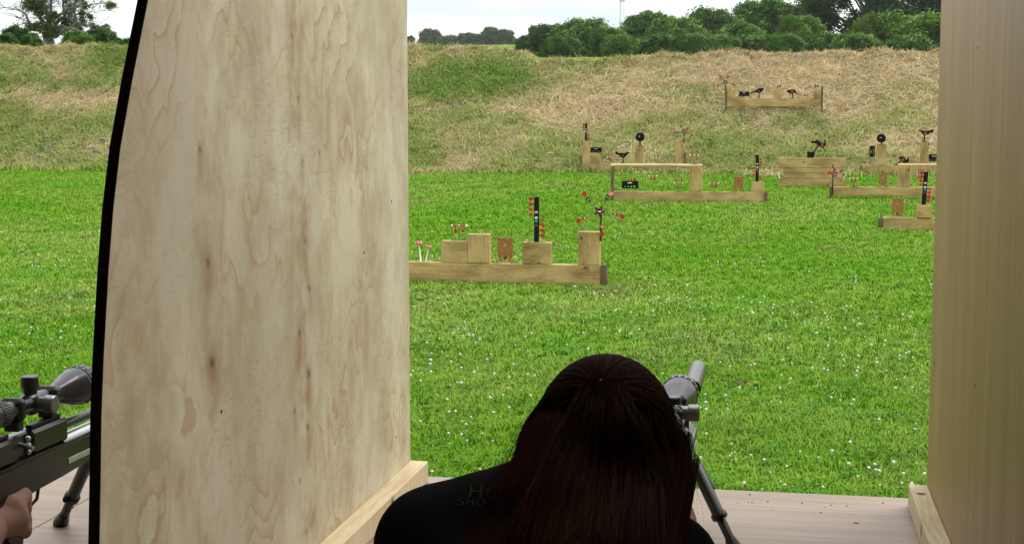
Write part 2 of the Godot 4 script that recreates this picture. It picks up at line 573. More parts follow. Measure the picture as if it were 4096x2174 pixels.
# ---------------------------------------------------------------- grass, hay and trees
func tuft_mesh(sd: int, blades: int, spread: float, tall: float, wide: float, lean: float) -> ArrayMesh:
	var r := RandomNumberGenerator.new()
	r.seed = sd
	var s := Shape.new()
	for k in blades:
		var a := r.randf() * TAU
		var o := Vector3(cos(a), 0, sin(a)) * spread * sqrt(r.randf())
		var b := r.randf() * TAU
		var dir := Vector3(cos(b), 0, sin(b))
		var side := Vector3(-dir.z, 0, dir.x) * wide * r.randf_range(0.6, 1.2) * 0.5
		var h := tall * r.randf_range(0.55, 1.15)
		var l := lean * r.randf_range(0.3, 1.3)
		var p1 := o + Vector3.UP * h * 0.6 + dir * h * l * 0.35
		var p2 := o + Vector3.UP * h * (1.0 - 0.25 * l) + dir * h * l
		var q := (dir * -1.0 + Vector3.UP * (0.4 + l)).normalized()
		var e := s.v.size()
		s.add(o - side, q); s.add(o + side, q); s.add(p1 + side * 0.8, q); s.add(p1 - side * 0.8, q); s.add(p2, q)
		s.tri(e, e + 1, e + 2); s.tri(e, e + 2, e + 3); s.tri(e + 3, e + 2, e + 4)
	return s.mesh()

func hay_mesh(sd: int, strands: int, spread: float, long: float, wide: float) -> ArrayMesh:
	# a loose tangle of cut stems lying on one another
	var r := RandomNumberGenerator.new()
	r.seed = sd
	var s := Shape.new()
	for k in strands:
		var o := Vector3(r.randf_range(-1, 1) * spread, r.randf_range(0.0, 0.07), r.randf_range(-1, 1) * spread)
		var a := r.randf() * TAU
		var d := Vector3(cos(a), r.randf_range(-0.15, 0.45), sin(a)).normalized() * long * r.randf_range(0.5, 1.2)
		var sag := Vector3(r.randf_range(-0.2, 0.2), r.randf_range(-0.1, 0.35), r.randf_range(-0.2, 0.2)) * long
		var side := Vector3(-d.z, r.randf_range(-0.4, 0.4) * long, d.x).normalized() * wide * r.randf_range(0.5, 1.1) * 0.5
		var q := Vector3(r.randf_range(-0.4, 0.4), 1.0, r.randf_range(0.0, 0.8)).normalized()
		var m := o + d * 0.5 + sag * 0.5
		var f := o + d - Vector3.UP * long * 0.12
		var e := s.v.size()
		s.add(o - side, q); s.add(o + side, q); s.add(m + side, q); s.add(m - side, q); s.add(f + side * 0.3, q); s.add(f - side * 0.3, q)
		s.tri(e, e + 1, e + 2); s.tri(e, e + 2, e + 3); s.tri(e + 3, e + 2, e + 4); s.tri(e + 3, e + 4, e + 5)
	return s.mesh()

func vary(c: Color, amount: float) -> Color:
	var k := 1.0 + rng.randf_range(-amount, amount)
	return Color(c.r * k * rng.randf_range(0.93, 1.07), c.g * k, c.b * k * rng.randf_range(0.85, 1.15))

func lawn_colour(x: float, d: float) -> Color:
	var a := patch_noise.get_noise_2d(x * 0.55 + 40.0, d * 0.30)
	var b := patch_noise.get_noise_2d(x * 1.6, d * 1.0 + 70.0)
	var c := Color(0.142, 0.272, 0.020).lerp(Color(0.228, 0.306, 0.062), clampf(0.35 + a * 1.1, 0.0, 1.0))
	c = c.lerp(Color(0.098, 0.262, 0.012), clampf(b * 1.1, 0.0, 0.7))
	if b < -0.34:
		c = c.lerp(Color(0.198, 0.191, 0.079), clampf((-0.34 - b) * 2.5, 0.0, 0.35))
	return c

func plant_lawn() -> void:
	var zones := [[2.9, 6.0, 1300.0, 1.0], [6.0, 10.0, 900.0, 1.05], [10.0, 18.0, 420.0, 1.35], [18.0, 28.3, 230.0, 1.7]]
	for kind in 3:
		var xs := []
		var cs := []
		for z in zones:
			var area: float = 1.3 * (z[1] * z[1] - z[0] * z[0]) * 0.5
			for k in int(area * z[2] / 3.0):
				var d := sqrt(lerpf(z[0] * z[0], z[1] * z[1], rng.randf()))
				var x := rng.randf_range(-0.86, 0.44) * d
				var sc: float = z[3] * rng.randf_range(0.7, 1.25)
				var hs := sc * (0.75 + 0.5 * clampf(0.5 + patch_noise.get_noise_2d(x * 2.3, d * 2.3), 0.0, 1.0))
				hs *= lerpf(1.0, 0.62, smoothstep(5.0, 15.0, d))
				xs.append(Transform3D(Basis(Vector3.UP, rng.randf() * TAU) * Basis.from_scale(Vector3(sc, hs, sc)), Vector3(x, field_y(d) - 0.004, -d)))
				cs.append(vary(lawn_colour(x, d), 0.17))
		var mesh := tuft_mesh(100 + kind, 15, 0.06, 0.052, 0.0058, [0.7, 1.0, 1.3][kind])
		tag(many(["lawn_grass", "lawn_grass", "lawn_grass"][kind], mesh, M.blade, self, xs, cs), "short green grass covering the mown field", "grass", "", "stuff")
	# broad clover leaves low in the turf, then the white flower heads
	var lf := Shape.new()
	for k in 3:
		var a := TAU * k / 3.0
		var e := lf.v.size()
		var q := Vector3.UP
		lf.add(Vector3.ZERO, q)
		for j in 5:
			var b := a + (j - 2) * 0.24
			lf.add(Vector3(cos(b) * 0.016 * (1.0 if j != 2 else 0.9), 0.003, sin(b) * 0.016), q)
		for j in 4:
			lf.tri(e, e + 1 + j, e + 2 + j)
	var lx := []
	var lc := []
	while lx.size() < 9000:
		var d := sqrt(lerpf(9.0, 150.0, rng.randf()))
		var x := rng.randf_range(-0.64, 0.22) * d
		if fine_noise.get_noise_2d(x * 0.7, d * 0.7) < 0.02:
			continue
		lx.append(Transform3D(Basis.from_euler(Vector3(rng.randf_range(-0.5, 0.5), rng.randf() * TAU, rng.randf_range(-0.5, 0.5))) * Basis.from_scale(Vector3.ONE * rng.randf_range(0.7, 1.5)), Vector3(x, field_y(d) + rng.randf_range(0.025, 0.055), -d)))
		lc.append(vary(Color(0.056, 0.158, 0.023), 0.3))
	tag(many("clover_leaves", lf.mesh(), M.blade, self, lx, lc), "low clover leaves among the grass", "clover", "", "stuff")
	var fl := Shape.new()
	fl.ball(Vector3(0, 0.062, 0), Vector3(0.011, 0.010, 0.011), 4, 7, -0.9)
	for k in 9:
		var a := TAU * k / 9.0
		var o := Vector3(cos(a) * 0.009, 0.060 + 0.003 * (k % 2), sin(a) * 0.009)
		fl.face([o + Vector3(0, 0.006, 0), o + Vector3(cos(a + 0.5), -0.3, sin(a + 0.5)) * 0.006, o + Vector3(cos(a - 0.5), -0.3, sin(a - 0.5)) * 0.006], Vector3(cos(a), 0.5, sin(a)).normalized())
	fl.tube([Vector3.ZERO, Vector3(0.002, 0.055, 0)], [0.0012, 0.0012], 4, false)
	var fx := []
	var fc := []
	while fx.size() < 1600:
		var d := sqrt(lerpf(10.0, 330.0, rng.randf()))
		var x := rng.randf_range(-0.64, 0.22) * d
		var g := patch_noise.get_noise_2d(x * 1.1 + 12.0, d * 0.9) + 0.45 * fine_noise.get_noise_2d(x * 0.5, d * 0.5)
		var near := clampf(1.15 - absf(d - 8.5) / 8.0, 0.12, 1.0)
		if g < lerpf(0.35, -0.12, near) and rng.randf() > 0.06 * near:
			continue
		fx.append(Transform3D(Basis.from_euler(Vector3(rng.randf_range(-0.3, 0.3), rng.randf() * TAU, rng.randf_range(-0.3, 0.3))) * Basis.from_scale(Vector3.ONE * rng.randf_range(0.36, 0.78)), Vector3(x, field_y(d) + 0.012, -d)))
		var k := rng.randf()
		fc.append(Color(0.56, 0.56, 0.48) if k < 0.8 else Color(0.62, 0.50, 0.42))
	var pm := StandardMaterial3D.new()
	pm.vertex_color_use_as_albedo = true
	pm.roughness = 0.7
	tag(many("clover_flowers", fl.mesh(), pm, self, fx, fc), "white clover flower heads scattered over the field", "clover", "", "stuff")
	# worn places: crumbs of bare soil and dead grass
	var sx := []
	var sc2 := []
	for p in [[-1.0, 18.0, 0.22], [-0.35, 17.2, 0.16], [0.36, 19.2, 0.2], [0.55, 16.4, 0.16], [-1.62, 13.25, 0.16], [-2.7, 16.4, 0.2], [0.05, 12.4, 0.14], [-0.25, 9.4, 0.12], [0.42, 14.9, 0.18], [-3.0, 12.9, 0.2]]:
		for k in 26:
			var a := rng.randf() * TAU
			var r0: float = p[2] * sqrt(rng.randf())
			var x: float = p[0] + cos(a) * r0 * 1.5
			var d: float = p[1] + sin(a) * r0
			sx.append(Transform3D(Basis.from_euler(Vector3(rng.randf() * TAU, rng.randf() * TAU, 0)) * Basis.from_scale(Vector3.ONE * rng.randf_range(0.3, 0.9)), Vector3(x, field_y(d) + rng.randf_range(0.0, 0.03), -d)))
			sc2.append(vary(Color(0.132, 0.096, 0.050), 0.4))
	var cr := Shape.new()
	cr.box(Vector3(-0.02, -0.012, -0.016), Vector3(0.02, 0.012, 0.016), 0.007)
	var cm := StandardMaterial3D.new()
	cm.vertex_color_use_as_albedo = true
	cm.roughness = 0.95
	tag(many("bare_soil", cr.mesh(), cm, self, sx, sc2), "crumbs of bare brown soil in worn lawn patches", "soil", "", "stuff")

func hay_share(x: float, t: float) -> float:
	# how much of the bank's cover is dry hay at x, t of the way up; the rest is green
	var a := patch_noise.get_noise_2d(x * 0.5, t * 3.4) + 0.5 * patch_noise.get_noise_2d(x * 1.7, t * 10.0 + 8.0)
	var right := smoothstep(-6.9, -4.4, x + 1.5 * patch_noise.get_noise_2d(t * 6.0, x))
	var s := lerpf(0.24, 0.35, right) + a * 0.95
	s += right * 0.62 * smoothstep(0.42, 0.60, t)
	s += (1.0 - right) * (0.55 * exp(-pow((t - 0.57) / 0.075, 2.0)) + 0.30 * smoothstep(0.90, 1.0, t) - 0.34 * exp(-pow((t - 0.76) / 0.13, 2.0)) * smoothstep(-9.4, -7.6, x))
	s += smoothstep(0.9, 1.9, x) * 0.28 * smoothstep(0.15, 0.4, t)
	return clampf(s, 0.0, 1.0)

func cover_bank() -> void:
	var hx := [[], []]
	var hc := [[], []]
	var gx := []
	var gc := []
	for k in 62000:
		var x := rng.randf_range(-27.5, 13.0)
		var t := rng.randf_range(-0.22, 1.32)
		if t < 0.0 and rng.randf() > exp(t * 16.0) * (0.9 + 1.2 * patch_noise.get_noise_2d(x * 0.6, 3.0)):
			continue
		var d := 28.25 + t * 4.5
		if x < -0.86 * d or x > 0.42 * d:
			continue
		var y := land_y(x, d)
		var up := Vector3(land_y(x - 0.1, d) - land_y(x + 0.1, d), 0.2, land_y(x, d + 0.1) - land_y(x, d - 0.1)).normalized()
		var side := up.cross(Vector3.FORWARD).normalized()
		var b := Basis(side, up, side.cross(up)).orthonormalized() * Basis(Vector3.UP, rng.randf() * TAU)
		var s := hay_share(x, t)
		if rng.randf() < 0.15 + 0.75 * s:
			var w := rng.randi() % 2
			hx[w].append(Transform3D(b * Basis.from_scale(Vector3.ONE * rng.randf_range(0.7, 1.25)), Vector3(x, y + 0.005, -d)))
			var c := Color(0.270, 0.280, 0.105).lerp(Color(0.385, 0.300, 0.160), clampf(s * 1.25 - 0.12, 0.0, 1.0))
			hc[w].append(vary(c, 0.34))
		else:
			var sc := rng.randf_range(0.8, 1.5) * lerpf(1.15, 0.75, s)
			gx.append(Transform3D(b * Basis.from_scale(Vector3(sc, sc * rng.randf_range(0.6, 1.2), sc)), Vector3(x, y - 0.01, -d)))
			var c := Color(0.110, 0.205, 0.030).lerp(Color(0.265, 0.272, 0.095), clampf(0.25 + s * 1.3, 0.0, 1.0))
			if t < 0.5:
				c = c.lerp(Color(0.285, 0.300, 0.098), 0.62)
			gc.append(vary(c, 0.3))
	for w in 2:
		tag(many("hay", hay_mesh(300 + w, 34, 0.15, 0.17, 0.008), M.straw, self, hx[w], hc[w]), "pale cut hay lying over the bank", "hay", "", "stuff")
	tag(many("bank_grass", tuft_mesh(310, 20, 0.13, 0.13, 0.012, 1.0), M.blade, self, gx, gc), "rough green grass tufts growing on the bank", "grass", "", "stuff")
	# a few slates and stones on the left of the bank
	var sx := []
	var sc := []
	var st := Shape.new()
	st.box(Vector3(-0.06, -0.012, -0.05), Vector3(0.06, 0.014, 0.05), 0.008)
	for k in 150:
		var x := -15.1 + 1.5 * rng.randfn(0.0, 1.0)
		var t := 0.17 + 0.09 * rng.randfn(0.0, 1.0)
		var d := 28.25 + clampf(t, 0.02, 0.5) * 4.5
		if x < -0.63 * d or x > -12.0:
			continue
		sx.append(Transform3D(Basis.from_euler(Vector3(0.6 + rng.randf_range(-0.4, 0.4), rng.randf() * TAU, rng.randf_range(-0.4, 0.4))) * Basis.from_scale(Vector3.ONE * rng.randf_range(0.4, 1.3)), Vector3(x, land_y(x, d) + 0.06, -d)))
		sc.append(vary(Color(0.132, 0.142, 0.152), 0.4))
	var sm := StandardMaterial3D.new()
	sm.vertex_color_use_as_albedo = true
	sm.roughness = 0.75
	tag(many("slate_rubble", st.mesh(), sm, self, sx, sc), "grey blue slate rubble low on the left of the bank", "rubble", "", "stuff")

func leaf_mesh(sd: int, leaves: int, spread: float, size: float) -> ArrayMesh:
	var r := RandomNumberGenerator.new()
	r.seed = sd
	var s := Shape.new()
	for k in leaves:
		var o := Vector3(r.randfn(0, 0.5), r.randfn(0, 0.4), r.randfn(0, 0.5)) * spread
		var b := Basis.from_euler(Vector3(r.randf_range(-0.9, 0.9), r.randf() * TAU, r.randf_range(-0.9, 0.9)))
		var l := size * r.randf_range(0.6, 1.25)
		var q := b.y
		s.face([o + b * Vector3(-l, 0, 0), o + b * Vector3(-l * 0.2, l * 0.08, -l * 0.45), o + b * Vector3(l, 0, 0), o + b * Vector3(-l * 0.1, l * 0.08, l * 0.45)], q)
	return s.mesh()

var leaf_kinds := []

func tree(called: String, at: Vector3, top: float, rad: float, sd: int, col: Color, dense: float, label: String, group: String, low := 0.12, size := 1.0) -> void:
	# a trunk, limbs to each lobe of the crown, and leaf sprays over every lobe
	var o := thing(called, at, label, "tree" if called.ends_with("tree") else "bush", group)
	var r := RandomNumberGenerator.new()
	r.seed = sd
	var tr := Shape.new()
	var h := top - at.y
	tr.tube([Vector3(0, -0.3, 0), Vector3(r.randf_range(-0.1, 0.1), h * 0.3, 0), Vector3(r.randf_range(-0.2, 0.2), h * 0.75, 0)], [h * 0.035, h * 0.028, h * 0.01], 7)
	var lobes := []
	var n := 46
	for k in n:
		var y := lerpf(low, 0.93, (k + r.randf()) / n)
		var w: float = sqrt(maxf(0.05, 1.0 - pow(absf(y - 0.48) / 0.56, 2.2)))
		var a := k * 2.4 + r.randf()
		var e := rad * w * sqrt(r.randf_range(0.15, 0.95))
		lobes.append([Vector3(cos(a) * e, y * h, sin(a) * e * 0.8), rad * r.randf_range(0.13, 0.30)])
	lobes.append([Vector3(r.randf_range(-0.2, 0.2) * rad, h - rad * 0.25, 0), rad * 0.27])
	for k in 10:
		var a := r.randf() * TAU
		var el := r.randf_range(0.25, 1.35)
		lobes.append([Vector3(cos(a) * cos(el) * rad * 0.98, h * 0.5 + sin(el) * h * 0.5 * r.randf_range(0.92, 1.06), sin(a) * cos(el) * rad * 0.8), rad * r.randf_range(0.07, 0.15)])
	var xs := []
	var cs := []
	for l in lobes:
		var p: Vector3 = l[0]
		tr.tube([Vector3(0, clampf(p.y - e_of(p), 0.1, h * 0.7), 0), p * Vector3(0.5, 1, 0.5) - Vector3(0, 0.25 * e_of(p), 0), p], [h * 0.013, h * 0.009, 0.02], 5, false)
		var hue := r.randf_range(0.65, 1.4)
		var warm := r.randf_range(0.85, 1.2)
		for k in int(24.0 * dense):
			var q := Vector3(r.randfn(), r.randfn() * 0.9 + 0.15, r.randfn()).normalized() * float(l[1]) * pow(r.randf(), 0.35) * r.randf_range(0.85, 1.15)
			var b := Basis.from_euler(Vector3(r.randf_range(-0.4, 0.4), r.randf() * TAU, r.randf_range(-0.4, 0.4)))
			xs.append(Transform3D(b * Basis.from_scale(Vector3.ONE * rad * size * r.randf_range(0.12, 0.22)), p + q))
			var v := hue * r.randf_range(0.8, 1.2)
			cs.append(Color(col.r * v * warm, col.g * v, col.b * v))
	part("trunk", tr, M.bark, o)
	tag(many("crown", leaf_kinds[sd % 3], M.leafy, o, xs, cs), "", "", "", "stuff")

func e_of(p: Vector3) -> float:
	return Vector2(p.x, p.z).length()

func plant_trees() -> void:
	for k in 3:
		leaf_kinds.append(leaf_mesh(400 + k, 26, 1.0, 0.30))
	tree("belt_bush", Vector3(-37.48, 11.18, -216.00), 14.44, 1.94, 500, Color(0.052, 0.108, 0.024), 1.70, "small dark green bush at the left end of the tree belt", "tree belt behind the bank")
	tree("belt_tree", Vector3(-33.31, 10.92, -210.00), 15.50, 3.18, 507, Color(0.052, 0.108, 0.024), 1.87, "dark rounded tree left of the wind turbine, second in the belt", "tree belt behind the bank")
	tree("belt_tree", Vector3(-26.60, 10.39, -198.00), 15.07, 4.26, 514, Color(0.080, 0.150, 0.028), 2.04, "broad round-topped tree just left of the wind turbine", "tree belt behind the bank")
	tree("belt_tree", Vector3(-22.00, 9.87, -186.00), 13.49, 2.12, 521, Color(0.080, 0.150, 0.028), 1.70, "low green tree below the wind turbine mast", "tree belt behind the bank")
	tree("belt_tree", Vector3(-20.20, 11.45, -222.00), 17.89, 3.52, 528, Color(0.080, 0.150, 0.028), 1.87, "peaked tree immediately right of the wind turbine", "tree belt behind the bank")
	tree("belt_tree", Vector3(-14.08, 10.39, -198.00), 15.32, 3.58, 535, Color(0.104, 0.178, 0.032), 1.87, "bright green rounded tree between two taller peaks", "tree belt behind the bank")
	tree("belt_tree", Vector3(-10.30, 11.18, -216.00), 17.77, 3.72, 542, Color(0.080, 0.150, 0.028), 1.70, "tall tree with feathery top left of the bare sapling", "tree belt behind the bank")
	tree("belt_tree", Vector3(-5.27, 9.87, -186.00), 13.74, 2.95, 549, Color(0.104, 0.178, 0.032), 1.70, "pale green tree in front of the bare sapling", "tree belt behind the bank")
	tree("belt_tree", Vector3(-2.29, 11.71, -228.00), 19.89, 5.11, 556, Color(0.080, 0.150, 0.028), 1.87, "tallest light tree in the belt, left of the dark oak", "tree belt behind the bank")
	tree("belt_tree", Vector3(2.06, 10.39, -198.00), 15.26, 3.00, 563, Color(0.104, 0.178, 0.032), 1.70, "rounded tree tucked beside the dark oak", "tree belt behind the bank")
	tree("belt_bush", Vector3(5.00, 9.60, -180.00), 12.12, 2.42, 570, Color(0.080, 0.150, 0.028), 1.70, "low bush at the foot of the dark oak, its left side", "tree belt behind the bank")
	tree("belt_bush", Vector3(8.37, 9.34, -174.00), 11.68, 2.40, 577, Color(0.104, 0.178, 0.032), 1.70, "low bright bush before the dark oak's trunk", "tree belt behind the bank")
	tree("belt_tree", Vector3(11.80, 9.60, -180.00), 13.93, 3.57, 584, Color(0.104, 0.178, 0.032), 1.87, "bright green tree standing before the dark oak", "tree belt behind the bank")
	tree("belt_tree", Vector3(15.99, 9.34, -174.00), 13.59, 3.30, 591, Color(0.104, 0.178, 0.032), 1.87, "bright green tree beside the right divider's edge", "tree belt behind the bank")
	tree("belt_bush", Vector3(13.90, 9.08, -168.00), 11.02, 2.32, 598, Color(0.080, 0.150, 0.028), 1.70, "low bush in front of the rightmost trees", "tree belt behind the bank")
	tree("belt_bush", Vector3(-26.98, 9.60, -180.00), 11.93, 2.17, 605, Color(0.080, 0.150, 0.028), 1.70, "low bush between the first two belt trees", "tree belt behind the bank")
	tree("belt_bush", Vector3(-19.02, 9.34, -174.00), 11.91, 2.04, 612, Color(0.104, 0.178, 0.032), 1.70, "low bush under the peaked tree", "tree belt behind the bank")
	tree("belt_bush", Vector3(-14.73, 9.43, -176.00), 11.98, 2.27, 619, Color(0.080, 0.150, 0.028), 1.70, "low bush between the peaked tree and the bright one", "tree belt behind the bank")
	tree("belt_bush", Vector3(-10.59, 9.34, -174.00), 11.74, 2.16, 626, Color(0.080, 0.150, 0.028), 1.70, "low bush below the bright rounded tree", "tree belt behind the bank")
	tree("belt_bush", Vector3(-7.09, 9.34, -174.00), 11.70, 2.16, 633, Color(0.104, 0.178, 0.032), 1.70, "low bush below the feathery topped tree", "tree belt behind the bank")
	tree("belt_bush", Vector3(-3.50, 9.43, -176.00), 11.86, 2.18, 640, Color(0.080, 0.150, 0.028), 1.70, "low bush left of the tallest light tree", "tree belt behind the bank")
	tree("belt_bush", Vector3(-0.15, 9.34, -174.00), 11.63, 2.28, 647, Color(0.080, 0.150, 0.028), 1.70, "low bush beneath the tallest light tree", "tree belt behind the bank")
	tree("belt_tree", Vector3(20.03, 9.87, -186.00), 14.89, 3.85, 654, Color(0.080, 0.150, 0.028), 1.70, "tree mostly hidden behind the right divider", "tree belt behind the bank")
	tree("oak_tree", Vector3(13.08, 11.75, -222.00), 25.83, 10.33, 640, Color(0.034, 0.074, 0.020), 2.2, "large dark spreading oak rising out of the picture at right", "", 0.2, 0.55)
	tree("distant_tree", Vector3(-154.3, 32.8, -600.0), 37.6, 2.1, 700, Color(0.062, 0.115, 0.035), 1.0, "far tree at the left of the distant hill, beside the divider", "trees on the distant hill", 0.05)
	tree("distant_tree", Vector3(-145.7, 32.8, -600.0), 40.0, 4.7, 703, Color(0.062, 0.115, 0.035), 1.0, "round distant tree, tallest at the hill's left", "trees on the distant hill", 0.05)
	tree("distant_tree", Vector3(-138.1, 32.8, -600.0), 36.9, 5.4, 706, Color(0.062, 0.115, 0.035), 1.0, "low distant hedge tree between two rounded ones", "trees on the distant hill", 0.05)
	tree("distant_tree", Vector3(-130.0, 32.8, -600.0), 38.2, 4.1, 709, Color(0.062, 0.115, 0.035), 1.0, "small peaked tree midway along the distant hill", "trees on the distant hill", 0.05)
	tree("distant_tree", Vector3(-125.1, 32.8, -600.0), 37.5, 4.1, 712, Color(0.062, 0.115, 0.035), 1.0, "low distant tree left of the tall pair", "trees on the distant hill", 0.05)
	tree("distant_tree", Vector3(-119.7, 32.8, -600.0), 40.5, 4.5, 715, Color(0.062, 0.115, 0.035), 1.0, "taller tree of the distant hilltop pair", "trees on the distant hill", 0.05)
	tree("distant_tree", Vector3(-113.4, 32.8, -600.0), 39.4, 4.1, 718, Color(0.062, 0.115, 0.035), 1.0, "right-hand tree of the distant hilltop pair", "trees on the distant hill", 0.05)
	tree("distant_tree", Vector3(-109.2, 32.8, -600.0), 35.6, 3.3, 721, Color(0.062, 0.115, 0.035), 1.0, "last low tree on the distant hill, beside the belt", "trees on the distant hill", 0.05)
	tree("hedge_bush", Vector3(-40.15, 4.86, -72.00), 6.93, 0.77, 800, Color(0.052, 0.108, 0.024), 1.6, "dark bush left of the half-bare oak", "bushes round the half-bare oak")
	tree("hedge_bush", Vector3(-39.61, 4.77, -70.00), 6.44, 0.63, 805, Color(0.052, 0.108, 0.024), 1.6, "low bush at the picture's left edge", "bushes round the half-bare oak")
	tree("hedge_bush", Vector3(-40.39, 4.95, -74.00), 6.71, 0.66, 810, Color(0.080, 0.150, 0.028), 1.6, "low bush touching the half-bare oak's left", "bushes round the half-bare oak")
	tree("hedge_bush", Vector3(-35.71, 4.77, -70.00), 6.50, 0.82, 815, Color(0.080, 0.150, 0.028), 1.6, "pale bush right of the half-bare oak's trunk", "bushes round the half-bare oak")
	tree("hedge_bush", Vector3(-35.52, 4.86, -72.00), 6.78, 0.72, 820, Color(0.052, 0.108, 0.024), 1.6, "middle bush of the three right of the half-bare oak", "bushes round the half-bare oak")
	tree("hedge_bush", Vector3(-35.83, 4.95, -74.00), 6.85, 0.66, 825, Color(0.052, 0.108, 0.024), 1.6, "dark bush farthest right of the half-bare oak", "bushes round the half-bare oak")
	tree("hedge_bush", Vector3(-35.80, 5.04, -76.00), 6.50, 0.60, 830, Color(0.080, 0.150, 0.028), 1.6, "low hedge bush beside the left divider's black edge", "bushes round the half-bare oak")
	tree("hedge_bush", Vector3(-43.06, 4.95, -74.00), 6.85, 0.84, 835, Color(0.052, 0.108, 0.024), 1.6, "bush just beyond the left edge of the picture", "bushes round the half-bare oak")

func old_oak() -> void:
	var o := thing("oak_tree", Vector3(-42.47, 6.55, -80.0), "old half-bare oak with twisted limbs on the bank's far side, left of the divider", "tree")
	o.rotation.y = 0.49
	var tr := Shape.new()
	for b in OAK:
		var ps := []
		var rs := []
		var z := rng.randf_range(-1.0, 1.0)
		for k in range(0, b.size(), 3):
			var f = float(k) / b.size()
			ps.append(Vector3((b[k] - 900.0) * 0.003, (780.0 - b[k + 1]) * 0.003, z * f * 2.0 + 0.12 * sin(k * 1.7)))
			rs.append(maxf(0.02, b[k + 2] * 0.0031))
		tr.tube(ps, rs, 9)
		# twigs
		for k in range(1, ps.size()):
			for j in 3:
				var p: Vector3 = ps[k].lerp(ps[k - 1], rng.randf())
				var q := p + Vector3(rng.randfn() * 0.5, rng.randf_range(-0.1, 0.7), rng.randfn() * 0.5)
				tr.tube([p, p.lerp(q, 0.5) + Vector3(0, 0.08, 0), q, q + Vector3(rng.randfn() * 0.25, rng.randf_range(-0.1, 0.3), 0)], [minf(0.035, rs[k] * 0.5), 0.02, 0.014, 0.006], 4, false)
	tr.tube([Vector3(0, -3.0, 0), Vector3(0, -0.02, 0)], [0.42, 0.30], 9)
	part("trunk", tr, M.bark, o)
	var xs := []
	var cs := []
	for c in OAK_LEAVES:
		for k in int(c[2] * 0.5):
			var p := Vector3((c[0] - 900.0) * 0.003, (780.0 - c[1]) * 0.003, 0) + Vector3(rng.randfn(), rng.randfn(), rng.randfn()) * float(c[2]) * 0.0019
			xs.append(Transform3D(Basis.from_euler(Vector3(rng.randf_range(-0.5, 0.5), rng.randf() * TAU, 0)) * Basis.from_scale(Vector3.ONE * rng.randf_range(0.12, 0.22)), p))
			cs.append(vary(Color(0.095, 0.150, 0.034), 0.35))
	tag(many("crown", leaf_kinds[0], M.leafy, o, xs, cs), "", "", "", "stuff")

func bare_sapling() -> void:
	var o := thing("bare_sapling", Vector3(-7.26, 12.59, -214.00), "thin leafless sapling standing up between the belt trees", "tree")
	var h := 5.99
	var tr := Shape.new()
	tr.tube([Vector3(0, -1.0, 0), Vector3(0.1, h * 0.5, 0), Vector3(-0.05, h, 0)], [0.07, 0.045, 0.02], 6)
	part("trunk", tr, M.bark, o)
	for k in 16:
		var y := h * (0.35 + 0.04 * k)
		var a := k * 2.4
		var l := h * 0.26 * (1.0 - 0.04 * k)
		var b := Shape.new()
		b.tube([Vector3(0.05, y, 0), Vector3(cos(a) * l * 0.5, y + l * 0.5, sin(a) * l * 0.5), Vector3(cos(a) * l * 0.8, y + l * 1.1, sin(a) * l * 0.8)], [0.03, 0.022, 0.012], 4, false)
		part("twig", b, M.bark, o)

func wind_turbine() -> void:
	var at := Vector3(-43.45, 20.9, -398.0)
	var o := thing("wind_turbine", at, "slender white wind turbine mast rising behind the trees", "wind turbine")
	var s := Shape.new()
	s.tube([Vector3(0, -8, 0), Vector3(0, 13.8, 0)], [0.34, 0.22], 16)
	part("tower", s, M.tower, o)
	var n := Shape.new()
	n.box(Vector3(-0.35, 13.4, -0.6), Vector3(0.95, 14.3, 0.6), 0.2)
	n.ball(Vector3(1.0, 13.85, 0), Vector3(0.35, 0.4, 0.4), 6, 10)
	part("nacelle", n, M.tower, o)
	for k in 3:
		var a := -PI / 2 + TAU * k / 3.0
		var d := Vector3(0, sin(a), cos(a))
		var e := Vector3(0, -cos(a), sin(a))
		var b := Shape.new()
		b.tube([Vector3(1.0, 13.85, 0) + d * 0.2, Vector3(1.0, 13.85, 0) + d * 2.0, Vector3(1.05, 13.85, 0) + d * 5.0 + e * 0.05, Vector3(1.05, 13.85, 0) + d * 7.4], [0.13, 0.20, 0.13, 0.04], 8, true, 0.5)
		part("blade", b, M.tower, o)

